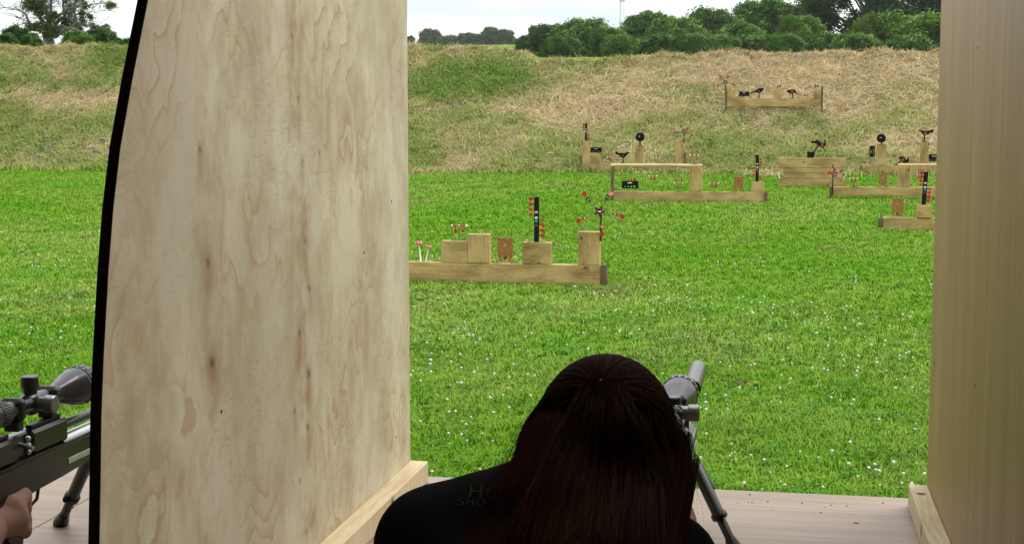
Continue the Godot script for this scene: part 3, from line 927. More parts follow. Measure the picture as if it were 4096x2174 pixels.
# ---------------------------------------------------------------- target stands and targets
func stand(z: float, label: String, ps: Array) -> void:
	var x0: float = ps[0][1]
	var o := thing("target_stand", Vector3(x0, field_y(-z) if z > -29.0 else land_y(x0, -z), z), label, "target stand", "timber target stands")
	var at := o.position
	var top := 0.0
	var below := 0.0
	for p in ps:
		if p[0] == "plank": top = p[4]
	for p in ps:
		var s := Shape.new()
		var lo := Vector3(p[1], p[3], -float(p[5]) - float(p[6])) - Vector3(at.x, at.y, 0)
		var hi := Vector3(p[2], p[4], -float(p[6])) - Vector3(at.x, at.y, 0)
		var called: String = p[0]
		var mat: Material = M.timber_h
		if called in ["block", "tall_block", "pillar"]:
			lo.y = top - at.y + 0.001
			mat = M.timber_v if called != "block" else M.timber_h
		if called == "board":
			if below != 0.0: hi.y = below
			below = lo.y
		if called == "post":
			var r := (hi.x - lo.x) * 0.5
			var c := Vector3((lo.x + hi.x) * 0.5, 0, -r - float(p[6]))
			s.tube([Vector3(c.x, lo.y - 0.12, c.z), Vector3(c.x, hi.y - 0.006, c.z), Vector3(c.x, hi.y, c.z)], [r, r, r - 0.006], 14)
			mat = M.post
		elif called == "rail":
			var r := (hi.y - lo.y) * 0.5
			var c := (lo + hi) * 0.5
			s.tube([Vector3(lo.x, c.y, c.z), Vector3(lo.x + 0.006, c.y, c.z), Vector3(c.x, c.y + 0.004, c.z), Vector3(hi.x - 0.006, c.y, c.z), Vector3(hi.x, c.y, c.z)], [r - 0.006, r, r * 1.03, r, r - 0.006], 16)
			mat = M.rail
		else:
			s.box(lo, hi, 0.005)
		part(called, s, mat, o)
		if called != "post":
			supports.append([p[1] - 0.06, p[2] + 0.06, hi.y + at.y, z])
		if called == "rail":
			hangers.append([p[1], p[2], lo.y + at.y + 0.004, z])

func settle(p: Vector3, tops: Array) -> Vector3:
	# sets a foot on the timber nearest to it
	var best := 0.075
	var r := p
	for s in tops:
		if p.x > s[0] and p.x < s[1] and absf(s[3] - p.z) < 0.2 and absf(s[2] - p.y) < best:
			best = absf(s[2] - p.y)
			r.y = s[2]
	return r

func disc(s: Shape, c: Vector3, r: float, thick: float, turn := Basis.IDENTITY) -> void:
	s.lathe(c - turn.z * thick * 0.5, turn.z, [[0, 0], [0, r - thick * 0.3], [thick * 0.3, r], [thick * 0.7, r], [thick, r - thick * 0.3], [thick, 0]], 18)

func text_on(called: String, words: String, size: float, mat: Material, parent: Node, x: Transform3D) -> MeshInstance3D:
	var t := TextMesh.new()
	var f := SystemFont.new()
	f.font_names = PackedStringArray(["Droid Sans"])
	f.font_weight = 700
	t.font = f
	t.text = words
	t.font_size = 32
	t.pixel_size = size / 32.0
	t.depth = 0.001
	var o := MeshInstance3D.new()
	o.mesh = t
	o.material_override = mat
	o.name = called
	parent.add_child(o, true)
	o.transform = x
	return o

func tube_tree(at: Vector3, h: float, w: float, lean: float, pads: Array, label: String) -> void:
	at = settle(at, supports)
	var o := thing("tube_target", at, label, "target", "black tube targets with red paddles")
	o.rotation.z = -lean
	var s := Shape.new()
	var r := w * 0.5
	s.tube([Vector3(0, 0.002, 0), Vector3(0, h - 0.004, 0), Vector3(0, h, 0)], [r, r, r - 0.004], 18)
	part("tube", s, M.black_steel, o)
	var b := Shape.new()
	for k in [-1.0, 1.0]:
		b.box(Vector3(minf(0, k * w * 1.7), 0.0, -0.02), Vector3(maxf(0, k * w * 1.7), 0.0035, 0.02), 0.001)
	part("foot", b, M.wire, o)
	for p in pads:
		var q := Shape.new()
		var sd := signf(p[0])
		disc(q, Vector3(p[0], p[1], 0.004), p[2], 0.004)
		var nk: float = p[0] - sd * p[2] * 0.7
		q.face([Vector3(nk, p[1] + p[2] * 0.55, 0.005), Vector3(sd * r * 0.6, p[1] + 0.003, 0.005), Vector3(sd * r * 0.6, p[1] - 0.003, 0.005), Vector3(nk, p[1] - p[2] * 0.55, 0.005)], Vector3.BACK)
		part("paddle", q, M.red, o)
	# the printed label: red badge, teal lettering, red strip
	for d in [[0.63, 0.70, 0.62, M.card_red], [0.655, 0.675, 0.40, M.white], [0.42, 0.58, 0.10, M.teal], [0.44, 0.52, 0.34, M.teal], [0.53, 0.56, 0.45, M.white], [0.36, 0.385, 0.55, M.card_red]]:
		var q := Shape.new()
		var n := 5
		var hw: float = d[2]
		for k in n:
			var a0 := lerpf(-hw, hw, float(k) / n) * 1.2
			var a1 := lerpf(-hw, hw, float(k + 1) / n) * 1.2
			var rr := r + 0.0012 + (0.0006 if d[3] == M.white else 0.0)
			q.face([Vector3(sin(a0) * rr, h * d[0], cos(a0) * rr), Vector3(sin(a1) * rr, h * d[0], cos(a1) * rr), Vector3(sin(a1) * rr, h * d[1], cos(a1) * rr), Vector3(sin(a0) * rr, h * d[1], cos(a0) * rr)], Vector3(sin((a0 + a1) / 2), 0, cos((a0 + a1) / 2)))
		part("printed_label", q, d[3], o)

func star_spinner(hub: Vector3, px: float, py: float, tips: Array, label: String) -> void:
	var o := thing("star_spinner", hub + Vector3(px, py, 0), label, "target", "five-armed star spinners")
	var c := Vector3(-px, -py, 0)
	var s := Shape.new()
	s.box(Vector3(-0.008, 0, -0.028), Vector3(0.008, -py, -0.012), 0.002)
	part("post", s, M.black_steel, o)
	var h := Shape.new()
	disc(h, c, 0.034, 0.016)
	for t in tips:
		var d := Vector3(t[2], t[3], 0).normalized()
		disc(h, c + d * 0.040, 0.011, 0.014)
	part("hub", h, M.black_steel, o)
	var rg := Shape.new()
	rg.lathe(c + Vector3(0, 0, 0.009), Vector3.BACK, [[0, 0.033], [0.002, 0.033], [0.002, 0.024], [0, 0.024]], 20)
	part("hub_ring", rg, M.card_red, o)
	var lg := Shape.new()
	lg.prism(PackedVector2Array([Vector2(c.x - 0.015, c.y - 0.004), Vector2(c.x - 0.004, c.y + 0.008), Vector2(c.x + 0.004, c.y + 0.004), Vector2(c.x + 0.014, c.y + 0.009), Vector2(c.x + 0.016, c.y - 0.006), Vector2(c.x + 0.003, c.y - 0.004)]), 0.009, 0.0105)
	part("hub_emblem", lg, M.white, o)
	var k := 0
	for t in tips:
		var tip := c + Vector3(t[0], t[1], 0.004)
		var card := c + Vector3(t[2], t[3], 0.0)
		var d := (card - c).normalized()
		var a := Shape.new()
		a.tube([c + d * 0.045, card + d * 0.02], [0.003, 0.003], 6)
		part("arm", a, M.wire, o)
		var b := Basis(d, Vector3.BACK.cross(d), Vector3.BACK)
		var q := Shape.new()
		q.box(Vector3(-0.023, -0.014, 0.003), Vector3(0.023, 0.014, 0.007), 0.001, Transform3D(b, card))
		var cd := part("number_card", q, M.black_steel if k in [0, 1] else M.card_red, o)
		text_on("digit", ["3", "1", "2", "4", "5"][k], 0.026, M.white, cd, Transform3D(Basis(Vector3.BACK, d.angle_to(Vector3.UP) * (-signf(d.x)) if d.y > 0 else 0.0), card + Vector3(0, 0, 0.008)))
		var p := Shape.new()
		var out := (tip - card)
		var turn := Basis.IDENTITY
		if k == 1:
			turn = Basis(Vector3.RIGHT, -0.6)
		disc(p, tip, 0.0225, 0.004, turn)
		var e := out.normalized()
		var n := Vector3.BACK.cross(e) * 0.006
		var from := card + e * minf(0.023, out.length() * 0.4)
		p.face([from + n * 0.5 + Vector3(0, 0, 0.006), from - n * 0.5 + Vector3(0, 0, 0.006), tip - e * 0.012 - n * 1.6, tip - e * 0.012 + n * 1.6], Vector3.BACK)
		part("paddle", p, M.pink if k == 1 else M.red, o)
		k += 1

func bar_spinner(at: Vector3, h: float, a: float, b: float, pads: Array, dark: int, label: String) -> void:
	at = settle(at, supports if h > 0.0 else hangers)
	var o := thing("paddle_spinner", at, label, "target", "small paddle spinners")
	var s := Shape.new()
	s.tube([Vector3(0, 0, 0), Vector3(0, h + 0.012 * signf(h), 0)], [0.0042, 0.0042], 6)
	part("rod", s, M.wire, o)
	if h > 0.0:
		var f := Shape.new()
		f.tube([Vector3(a, 0.003, 0.01), Vector3(b, 0.003, 0.01)], [0.003, 0.003], 6)
		f.tube([Vector3(0, 0.003, 0.01), Vector3(0, 0.003, -0.03)], [0.003, 0.003], 6)
		part("foot", f, M.wire, o)
	var q := Shape.new()
	q.tube([Vector3(a, h, 0), Vector3(b, h, 0)], [0.0065, 0.0065], 8)
	part("crossbar", q, M.wire if dark == 1 else M.red, o)
	for e in [[a, -1.0], [b, 1.0]]:
		var c := Shape.new()
		c.tube([Vector3(e[0] - e[1] * 0.012, h, 0), Vector3(e[0], h, 0), Vector3(e[0] + e[1] * 0.006, h, 0)], [0.0075, 0.0075, 0.003], 8)
		part("end_cap", c, M.white, o)
	var cn := Shape.new()
	cn.box(Vector3(-0.009, h - 0.009, -0.009), Vector3(0.009, h + 0.009, 0.009), 0.003)
	part("collar", cn, M.steel, o)
	for p in pads:
		var d := Shape.new()
		disc(d, Vector3(p[0], h + p[1], 0.004), p[2], 0.004)
		var sg := signf(p[1])
		d.box(Vector3(p[0] - 0.005, minf(h, h + p[1] - sg * p[2] * 0.6), 0.002), Vector3(p[0] + 0.005, maxf(h, h + p[1] - sg * p[2] * 0.6), 0.006), 0.001)
		part("paddle", d, M.red if not (dark == 1 and sg < 0) else M.card_red, o)

const BEAR := [-0.14, 0.985, -0.25, 0.955, -0.31, 0.99, -0.40, 1.0, -0.49, 0.96, -0.50, 0.88, -0.44, 0.82, -0.38, 0.785, -0.47, 0.72, -0.50, 0.60, -0.46, 0.50, -0.47, 0.36, -0.42, 0.20, -0.34, 0.09, -0.46, 0.05, -0.44, 0.0, -0.16, 0.0, -0.17, 0.07, -0.22, 0.16, -0.15, 0.26, 0.0, 0.30, 0.15, 0.26, 0.22, 0.16, 0.17, 0.07, 0.16, 0.0, 0.44, 0.0, 0.46, 0.05, 0.34, 0.09, 0.42, 0.20, 0.47, 0.36, 0.46, 0.50, 0.50, 0.60, 0.47, 0.72, 0.38, 0.785, 0.44, 0.82, 0.50, 0.88, 0.49, 0.96, 0.40, 1.0, 0.31, 0.99, 0.25, 0.955, 0.14, 0.985]

func bear_target(at: Vector3, w: float, h: float, hole: int, label: String) -> void:
	at = settle(at, supports)
	var o := thing("bear_target", at, label, "target", "brown bear targets")
	var poly := PackedVector2Array()
	var up := 0.016
	for k in range(0, BEAR.size(), 2):
		poly.append(Vector2(BEAR[k] * w, up + BEAR[k + 1] * (h - up) * 0.985))
	if hole == 1:
		# cut a round hole through by a slit from the top edge to it
		var c := Vector2(0, h * 0.70)
		var r := w * 0.075
		var cut := PackedVector2Array()
		cut.append(Vector2(0.0006, h * 1.2))
		cut.append(Vector2(0.0006, c.y + r * 0.99))
		for k in 15:
			var a := PI / 2 - TAU * (k + 0.5) / 15.0
			cut.append(c + Vector2(cos(a), sin(a)) * r)
		cut.append(Vector2(-0.0006, c.y + r * 0.99))
		cut.append(Vector2(-0.0006, h * 1.2))
		var res := Geometry2D.clip_polygons(poly, cut)
		if res.size() == 1:
			poly = res[0]
	var s := Shape.new()
	s.prism(poly, -0.006, 0.006)
	part("cut_out", s, M.bear, o)
	for sd in [-1.0, 1.0]:
		for ln in [[0.22, 0.93, 0.36, 0.86], [0.36, 0.86, 0.40, 0.78], [0.02, 0.50, 0.0, 0.32], [0.44, 0.52, 0.36, 0.40], [0.36, 0.40, 0.40, 0.22], [0.20, 0.80, 0.36, 0.76]]:
			var l := Shape.new()
			l.tube([Vector3(sd * ln[0] * w, ln[1] * h, 0.0062), Vector3(sd * ln[2] * w, ln[3] * h, 0.0062)], [0.0009, 0.0009], 4)
			part("drawn_line", l, M.bear_line, o)
	if hole == 1:
		var b := Shape.new()
		b.ball(Vector3(0, h * 0.22, 0), Vector3(w * 0.135, h * 0.095, 0.006), 8, 12)
		part("swinging_paddle", b, M.maroon, o)
	else:
		var b := Shape.new()
		b.box(Vector3(-w * 0.13, h * 0.69, 0.006), Vector3(w * 0.13, h * 0.725, 0.009), 0.001)
		part("dark_mark", b, M.black_steel, o)
		var t := Shape.new()
		t.tube([Vector3(w * 0.5, h * 0.93, 0), Vector3(w * 0.60, h * 0.99, 0), Vector3(w * 0.66, h * 1.0, 0)], [0.002, 0.002, 0.005], 5)
		part("reset_hook", t, M.wire, o)
	for sd in [-1.0, 1.0]:
		var f := Shape.new()
		f.tube([Vector3(sd * w * 0.28, up + 0.004, -0.002), Vector3(sd * w * 0.28, 0.003, -0.002), Vector3(sd * w * 0.85, 0.003, -0.002)], [0.003, 0.003, 0.003], 5)
		part("wire_foot", f, M.wire, o)

func mushroom(at: Vector3, to: Vector2, r: float, label: String) -> void:
	at = settle(at, supports)
	var o := thing("toadstool_target", at, label, "target", "red toadstool targets")
	var e := Vector3(to.x, to.y, 0)
	var s := Shape.new()
	s.tube([Vector3.ZERO, e * 0.5, e], [r * 0.24, r * 0.19, r * 0.15], 8)
	part("stem", s, M.white, o)
	var d := e.normalized()
	var side := d.cross(Vector3.BACK).normalized()
	var b := Basis(side, d, side.cross(d)).orthonormalized()
	var c := Shape.new()
	c.ball(e - d * r * 0.1, Vector3(r, r * 0.85, r), 6, 14, -0.05, b)
	c.lathe(e - d * r * 0.14, -d, [[0, r], [0.06 * r, r * 0.8], [0.0, r * 0.2]], 14)
	part("cap", c, M.mush, o)
	for k in 6:
		var a := k * 2.4 + 0.5
		var el := 0.35 + 0.18 * (k % 3)
		var q := Vector3(cos(a) * cos(el), sin(el), sin(a) * cos(el))
		var w := Shape.new()
		w.ball(e - d * r * 0.1 + b * (q * Vector3(r, r * 0.85, r)), Vector3.ONE * r * 0.13, 4, 6)
		part("white_spot", w, M.white, o)

func knockdown_box(at: Vector3, w: float, h: float, legs: float, mode: int, upright: int, label: String) -> void:
	# a black steel box with a row of holes and a falling paddle behind each; on wire legs
	var base := at - Vector3(0, legs, 0)
	base = settle(base, supports)
	legs = at.y - base.y
	var o := thing("knockdown_box", base, label, "target", "black knockdown box targets")
	var n := 4
	var dp := 0.07
	var turn := Transform3D.IDENTITY
	var bw := w
	var bh := h
	if upright == 1:
		bw = h
		bh = w
		turn = Transform3D(Basis(Vector3.BACK, PI / 2), Vector3(w * 0.5, h * 0.5 + legs, 0))
	else:
		turn = Transform3D(Basis.IDENTITY, Vector3(0, legs, 0))
	# front plate with real round holes
	var poly := PackedVector2Array([Vector2(-bw / 2, 0), Vector2(bw / 2, 0), Vector2(bw / 2, bh), Vector2(-bw / 2, bh)])
	var cx := []
	var cut := [poly]
	for k in n:
		var x := bw * (-0.30 + 0.195 * k)
		var r := bh * (0.075 + 0.025 * k)
		cx.append([x, r])
		var c := PackedVector2Array([Vector2(x - 0.0004, -0.01), Vector2(x - 0.0004, bh * 0.27 - r)])
		for j in 12:
			var a := -PI / 2 - TAU * (j + 0.5) / 12.0
			c.append(Vector2(x, bh * 0.27) + Vector2(cos(a), sin(a)) * r)
		c.append(Vector2(x + 0.0004, bh * 0.27 - r))
		c.append(Vector2(x + 0.0004, -0.01))
		var nx := []
		for p in cut:
			nx.append_array(Geometry2D.clip_polygons(p, c))
		cut = nx
	var s := Shape.new()
	for p in cut:
		s.prism(p, -0.004, 0.0, turn)
	part("front_plate", s, M.black_steel, o)
	var g := Shape.new()
	for e in [-1.0, 1.0]:
		g = Shape.new()
		g.box(Vector3(minf(e * bw / 2, e * (bw / 2 - 0.004)), 0.0, -dp), Vector3(maxf(e * bw / 2, e * (bw / 2 - 0.004)), bh * 0.97, -0.0045), 0.001, turn)
		part("side_plate", g, M.black_steel, o)
	var t := Shape.new()
	var arc := PackedVector2Array()
	for k in 9:
		var a := PI * 0.5 * k / 8.0
		arc.append(Vector2(0.006 - sin(a) * dp * 0.9, bh * 0.80 + cos(a) * bh * 0.25))
	for k in 9:
		var a := PI * 0.5 * (8 - k) / 8.0
		arc.append(Vector2(0.002 - sin(a) * (dp * 0.9 - 0.004), bh * 0.80 + cos(a) * (bh * 0.25 - 0.004)))
	t.prism(arc, -bw / 2, bw / 2, turn * Transform3D(Basis(Vector3(0, 0, 1), Vector3(0, 1, 0), Vector3(1, 0, 0)), Vector3.ZERO))
	part("rounded_hood", t, M.gun_black, o)
	var lb := Shape.new()
	lb.box(Vector3(-bw * 0.14, bh * 0.72, 0.0005), Vector3(bw * 0.13, bh * 0.82, 0.0018), 0.0, turn)
	part("printed_label", lb, M.white if mode == 0 else M.steel, o)
	for k in n:
		var p := Shape.new()
		var x: float = cx[k][0]
		var r: float = cx[k][1] * 1.25
		if mode == 0:
			disc(p, Vector3(x, bh * 1.23, -0.02), r, 0.004)
			p.box(Vector3(x - 0.004, bh * 1.0, -0.022), Vector3(x + 0.004, bh * 1.2, -0.018), 0.0)
		elif mode == 1:
			if k == 0: continue
			disc(p, Vector3(x, bh * 0.27, -0.012), r, 0.004)
		else:
			if k == 3:
				disc(p, turn * Vector3(x, bh * 0.27, -0.012), r, 0.004)
			else:
				disc(p, turn * Vector3(x, bh * 1.2, -0.02), r * 1.1, 0.004)
			part("paddle", p, M.red, o)
			continue
		var pp := part("paddle", p, M.red, o)
		pp.transform = turn
	if legs > 0.004:
		for e in [-1.0, 1.0]:
			var l := Shape.new()
			var top := legs + h * 0.6
			if upright == 1: e *= 0.7
			l.tube([Vector3(e * (w / 2 + 0.004), top, -0.03), Vector3(e * (w / 2 + 0.010), 0.003, 0.0), Vector3(e * (w / 2 + 0.010), 0.003, -0.08)], [0.003, 0.003, 0.003], 5)
			part("wire_leg", l, M.wire, o)

func silhouette(called: String, at: Vector3, neck: Vector2, pts: Array, spot: Array, label: String) -> void:
	# a flat steel plate animal or disc on a post
	at = settle(at, supports)
	var o := thing(called, at, label, "target", "black steel plate targets")
	var poly := PackedVector2Array()
	for k in range(0, pts.size(), 2):
		poly.append(Vector2(pts[k], pts[k + 1]))
	var s := Shape.new()
	s.prism(poly, -0.004, 0.004)
	part("plate", s, M.black_steel, o)
	var p := Shape.new()
	var e := neck.normalized()
	var n := Vector2(-e.y, e.x) * 0.011
	var a := Vector2.ZERO
	var b := neck + e * 0.015
	p.prism(PackedVector2Array([a - n, b - n, b + n, a + n]), -0.009, -0.0045)
	part("post", p, M.black_steel, o)
	var f := Shape.new()
	if called == "rabbit_target" and absf(neck.x) > 0.06 and neck.y > 0.1:
		f.box(Vector3(-0.055, 0.0, -0.04), Vector3(0.055, 0.10, 0.03), 0.01)
		f.box(Vector3(-0.066, -0.0, 0.031), Vector3(-0.058, 0.11, 0.036), 0.001)
	else:
		f.box(Vector3(-0.05, 0.0, -0.03), Vector3(0.05, 0.004, 0.03), 0.001)
	part("base", f, M.black_steel, o)
	if spot.size() == 3:
		var q := Shape.new()
		disc(q, Vector3(spot[0], spot[1], 0.006), spot[2], 0.003)
		part("red_spot", q, M.red, o)
	if called == "disc_target":
		var q := Shape.new()
		var c := Vector3(neck.x, neck.y + 0.10, 0.006)
		q.box(c + Vector3(-0.03, -0.008, -0.002), c + Vector3(0.0, 0.004, 0.001), 0.001)
		part("pellet_mark", q, M.steel, o)

func place_targets() -> void:
	stand(-13.500, "nearest timber target stand, long plank with four blocks and a round end post", [
		["plank", -4.140, -1.640, 0.417, 0.653, 0.100, 0.000],
		["block", -3.179, -2.919, 0.647, 0.865, 0.100, 0.000],
		["tall_block", -2.919, -2.710, 0.650, 0.932, 0.100, -0.006],
		["block", -2.393, -2.119, 0.657, 0.861, 0.100, 0.000],
		["tall_block", -1.857, -1.653, 0.661, 0.970, 0.100, 0.000],
		["post", -1.643, -1.577, 0.444, 0.661, 0.060, -0.030],
	])
	mushroom(Vector3(-3.393, 0.670, -13.550), Vector2(-0.019, 0.174), 0.038, "larger red and white toadstool target beside the plywood divider")
	mushroom(Vector3(-3.344, 0.673, -13.550), Vector2(0.028, 0.140), 0.029, "smaller red and white toadstool target at nearest stand")
	bar_spinner(Vector3(-3.016, 0.868, -13.550), 0.142, -0.073, 0.080, [[-0.032, -0.050, 0.019], [0.038, -0.051, 0.016]], 0, "twin red paddle spinner on the nearest stand's low block")
	bear_target(Vector3(-2.564, 0.666, -13.550), 0.158, 0.251, 1, "largest brown bear target, with hole, standing on nearest plank")
	tube_tree(Vector3(-2.261, 0.862, -13.550), 0.429, 0.049, 0.000, [[-0.056, 0.410, 0.021], [-0.058, 0.359, 0.019], [-0.058, 0.309, 0.016], [-0.058, 0.262, 0.014], [0.059, 0.210, 0.013], [0.060, 0.163, 0.016], [0.060, 0.112, 0.018], [0.060, 0.062, 0.021]], "black tube with eight red paddles, largest, on the nearest stand")
	star_spinner(Vector3(-1.654, 1.162, -13.480), 0.013, -0.279, [[-0.143, 0.167, -0.104, 0.108], [0.110, 0.166, 0.071, 0.135], [0.217, -0.045, 0.146, -0.021], [0.026, -0.211, 0.025, -0.142], [-0.196, -0.085, -0.133, -0.064]], "largest five-armed star spinner, bolted to the nearest stand's end block")
	stand(-18.400, "short timber target stand at right with one square block, half behind the right divider", [
		["plank", 1.266, 2.614, 0.644, 0.824, 0.100, 0.000],
		["block", 1.664, 1.841, 0.820, 0.981, 0.140, -0.020],
		["post", 1.204, 1.266, 0.618, 0.817, 0.090, -0.020],
	])
	bear_target(Vector3(1.441, 0.824, -18.450), 0.149, 0.238, 1, "brown bear target with hole beside the square block, nearest the right divider")
	tube_tree(Vector3(1.748, 0.984, -18.450), 0.404, 0.054, 0.045, [[-0.051, 0.389, 0.027], [-0.053, 0.337, 0.024], [-0.056, 0.292, 0.020], [-0.057, 0.245, 0.016], [0.059, 0.200, 0.016], [0.057, 0.152, 0.019], [0.056, 0.104, 0.022], [0.053, 0.056, 0.024]], "leaning black tube with eight red paddles beside the right divider")
	stand(-21.900, "timber goal-frame target stand in mid field with round top rail and long plank", [
		["plank", -2.473, -0.216, 0.776, 0.952, 0.080, 0.000],
		["pillar", -1.323, -1.142, 0.949, 1.323, 0.080, 0.000],
		["block", -0.410, -0.227, 0.955, 1.108, 0.100, 0.000],
		["post", -0.222, -0.170, 0.787, 0.958, 0.050, -0.030],
		["post", -2.520, -2.463, 0.764, 1.312, 0.060, -0.010],
		["rail", -2.518, -1.142, 1.314, 1.365, 0.060, 0.000],
	])
	knockdown_box(Vector3(-2.227, 0.990, -21.920), 0.243, 0.112, 0.046, 0, 0, "black four-hole knockdown box with red paddles raised, under the round rail")
	bar_spinner(Vector3(-1.880, 1.322, -21.900), -0.136, -0.056, 0.064, [[-0.027, -0.042, 0.017], [0.028, -0.044, 0.020]], 0, "twin red paddle spinner hanging from the round rail")
	bar_spinner(Vector3(-1.490, 0.949, -21.900), 0.130, -0.060, 0.061, [[-0.042, 0.059, 0.014], [0.044, 0.060, 0.014], [-0.040, -0.072, 0.012], [0.040, -0.071, 0.012]], 1, "four-paddle spinner standing under the round rail")
	bar_spinner(Vector3(-0.962, 0.953, -21.900), 0.129, -0.067, 0.065, [[-0.032, -0.042, 0.019], [0.028, -0.042, 0.022]], 0, "twin red paddle spinner between the goal-frame pillar and the bear")
	bear_target(Vector3(-0.602, 0.955, -21.920), 0.141, 0.233, 0, "brown bear target without a hole, left of the black tube in mid field")
	tube_tree(Vector3(-0.331, 1.106, -21.930), 0.396, 0.047, 0.000, [[0.048, 0.333, 0.018], [0.048, 0.289, 0.016], [0.052, 0.243, 0.014], [-0.060, 0.193, 0.013], [-0.059, 0.148, 0.014], [-0.058, 0.101, 0.017], [0.050, 0.059, 0.019]], "black tube with red paddles on the mid-field goal-frame stand's block")
	bar_spinner(Vector3(-1.264, 1.365, -21.900), 0.129, -0.064, 0.065, [[-0.036, 0.039, 0.015], [0.044, 0.064, 0.017], [-0.044, -0.077, 0.011], [0.038, -0.063, 0.011]], 1, "four-paddle spinner standing on top of the round rail")
	stand(-22.600, "timber goal-frame target stand at right, its rail running behind the right divider", [
		["plank", 0.791, 3.230, 0.880, 1.014, 0.080, 0.000],
		["pillar", 1.752, 1.933, 0.998, 1.325, 0.080, 0.000],
		["post", 0.746, 0.793, 0.873, 1.008, 0.060, -0.020],
		["rail", 1.748, 3.217, 1.327, 1.365, 0.060, 0.000],
		["post", 3.136, 3.225, 0.891, 1.333, 0.060, 0.000],
	])
	star_spinner(Vector3(0.816, 1.202, -22.540), -0.022, -0.317, [[0.003, 0.069, -0.025, 0.122], [0.064, 0.007, 0.104, 0.054], [0.082, -0.092, 0.077, -0.090], [-0.097, -0.168, -0.055, -0.113], [-0.074, 0.027, -0.124, 0.012]], "star spinner with folded arms at the left end of the right goal-frame stand")
	bar_spinner(Vector3(1.102, 1.007, -22.600), 0.124, -0.057, 0.062, [[-0.028, -0.038, 0.018], [0.026, -0.038, 0.020]], 0, "twin red paddle spinner at the left of the right goal-frame stand")
	bear_target(Vector3(1.538, 1.010, -22.620), 0.129, 0.212, 1, "brown bear target with hole left of the right goal-frame pillar")
	bar_spinner(Vector3(2.077, 1.326, -22.600), -0.125, -0.048, 0.054, [[-0.027, 0.061, 0.013], [0.035, 0.062, 0.013], [-0.022, -0.044, 0.016], [0.034, -0.044, 0.016]], 1, "four-paddle spinner hanging under the right goal-frame rail")
	stand(-25.000, "stacked timber board wall under the running rabbit target", [
		["board", -0.030, 1.089, 1.262, 1.391, 0.100, 0.000],
		["board", -0.028, 1.078, 1.224, 1.262, 0.095, -0.012],
		["board", 0.052, 1.036, 1.137, 1.224, 0.090, -0.008],
		["board", 0.053, 1.039, 1.045, 1.137, 0.100, -0.004],
		["board", -0.032, 1.086, 0.900, 1.045, 0.100, 0.000],
	])
	silhouette("rabbit_target", Vector3(0.510, 1.394, -25.040), Vector2(0.126, 0.225), [0.086, 0.236, 0.013, 0.249, -0.020, 0.273, 0.030, 0.282, 0.067, 0.277, 0.086, 0.302, 0.117, 0.288, 0.150, 0.266, 0.187, 0.240, 0.216, 0.244, 0.220, 0.306, 0.237, 0.309, 0.243, 0.251, 0.245, 0.218, 0.220, 0.196, 0.206, 0.170, 0.234, 0.134, 0.247, 0.103, 0.237, 0.098, 0.207, 0.141, 0.181, 0.167, 0.152, 0.181, 0.126, 0.203], [0.180, 0.206, 0.026], "leaping black rabbit target on a bent arm above the board wall")
	mushroom(Vector3(0.003, 1.039, -25.050), Vector2(-0.054, 0.128), 0.038, "red toadstool target at the left side of the board wall")
	mushroom(Vector3(1.063, 1.041, -25.050), Vector2(0.063, 0.131), 0.028, "red toadstool target at the right side of the board wall")
	stand(-28.200, "far timber target stand at the foot of the bank with three tall blocks", [
		["plank", -3.812, -1.828, 1.009, 1.185, 0.100, 0.000],
		["tall_block", -3.813, -3.644, 1.180, 1.620, 0.100, 0.004],
		["block", -3.644, -3.454, 1.181, 1.360, 0.100, 0.000],
		["pillar", -2.777, -2.610, 1.185, 1.533, 0.100, 0.000],
		["pillar", -1.996, -1.834, 1.189, 1.637, 0.100, 0.000],
		["post", -3.861, -3.812, 1.002, 1.346, 0.050, -0.030],
		["post", -1.831, -1.783, 1.015, 1.400, 0.050, -0.030],
	])
	tube_tree(Vector3(-3.737, 1.622, -28.250), 0.345, 0.041, 0.000, [[-0.046, 0.326, 0.020], [-0.047, 0.289, 0.019], [-0.048, 0.254, 0.018], [-0.050, 0.217, 0.017], [0.046, 0.145, 0.015], [0.046, 0.109, 0.017], [0.046, 0.074, 0.018], [0.046, 0.044, 0.019]], "black tube with red paddles on the far stand's tallest left block")
	knockdown_box(Vector3(-3.539, 1.394, -28.230), 0.207, 0.097, 0.037, 1, 0, "black knockdown box on the low block beside the far left tube")
	bar_spinner(Vector3(-3.271, 1.179, -28.230), 0.126, -0.050, 0.061, [[-0.023, -0.034, 0.018], [0.026, -0.037, 0.019]], 0, "twin red paddle spinner left of the crow on the far stand")
	silhouette("crow_target", Vector3(-3.009, 1.180, -28.230), Vector2(-0.001, 0.122), [-0.154, 0.227, -0.125, 0.233, -0.091, 0.204, -0.019, 0.201, 0.054, 0.208, 0.087, 0.224, 0.126, 0.213, 0.103, 0.184, 0.071, 0.162, 0.050, 0.132, 0.015, 0.113, -0.025, 0.118, -0.051, 0.144, -0.091, 0.157, -0.065, 0.168, -0.131, 0.170, -0.144, 0.194], [0.005, 0.158, 0.015], "black crow target facing right on the far stand")
	silhouette("disc_target", Vector3(-2.680, 1.530, -28.230), Vector2(0.001, 0.081), [0.088, 0.164, 0.084, 0.137, 0.072, 0.113, 0.053, 0.094, 0.029, 0.081, 0.002, 0.077, -0.025, 0.081, -0.049, 0.094, -0.069, 0.113, -0.081, 0.137, -0.086, 0.163, -0.082, 0.190, -0.069, 0.214, -0.050, 0.233, -0.026, 0.245, 0.000, 0.250, 0.027, 0.245, 0.051, 0.233, 0.071, 0.214, 0.083, 0.190], [], "round black disc target on the far stand's middle pillar")
	bar_spinner(Vector3(-2.362, 1.184, -28.230), 0.107, -0.057, 0.060, [[-0.038, 0.053, 0.014], [0.038, 0.045, 0.014], [-0.040, -0.051, 0.012], [0.032, -0.061, 0.014]], 1, "small four-paddle spinner between the far stand's two pillars")
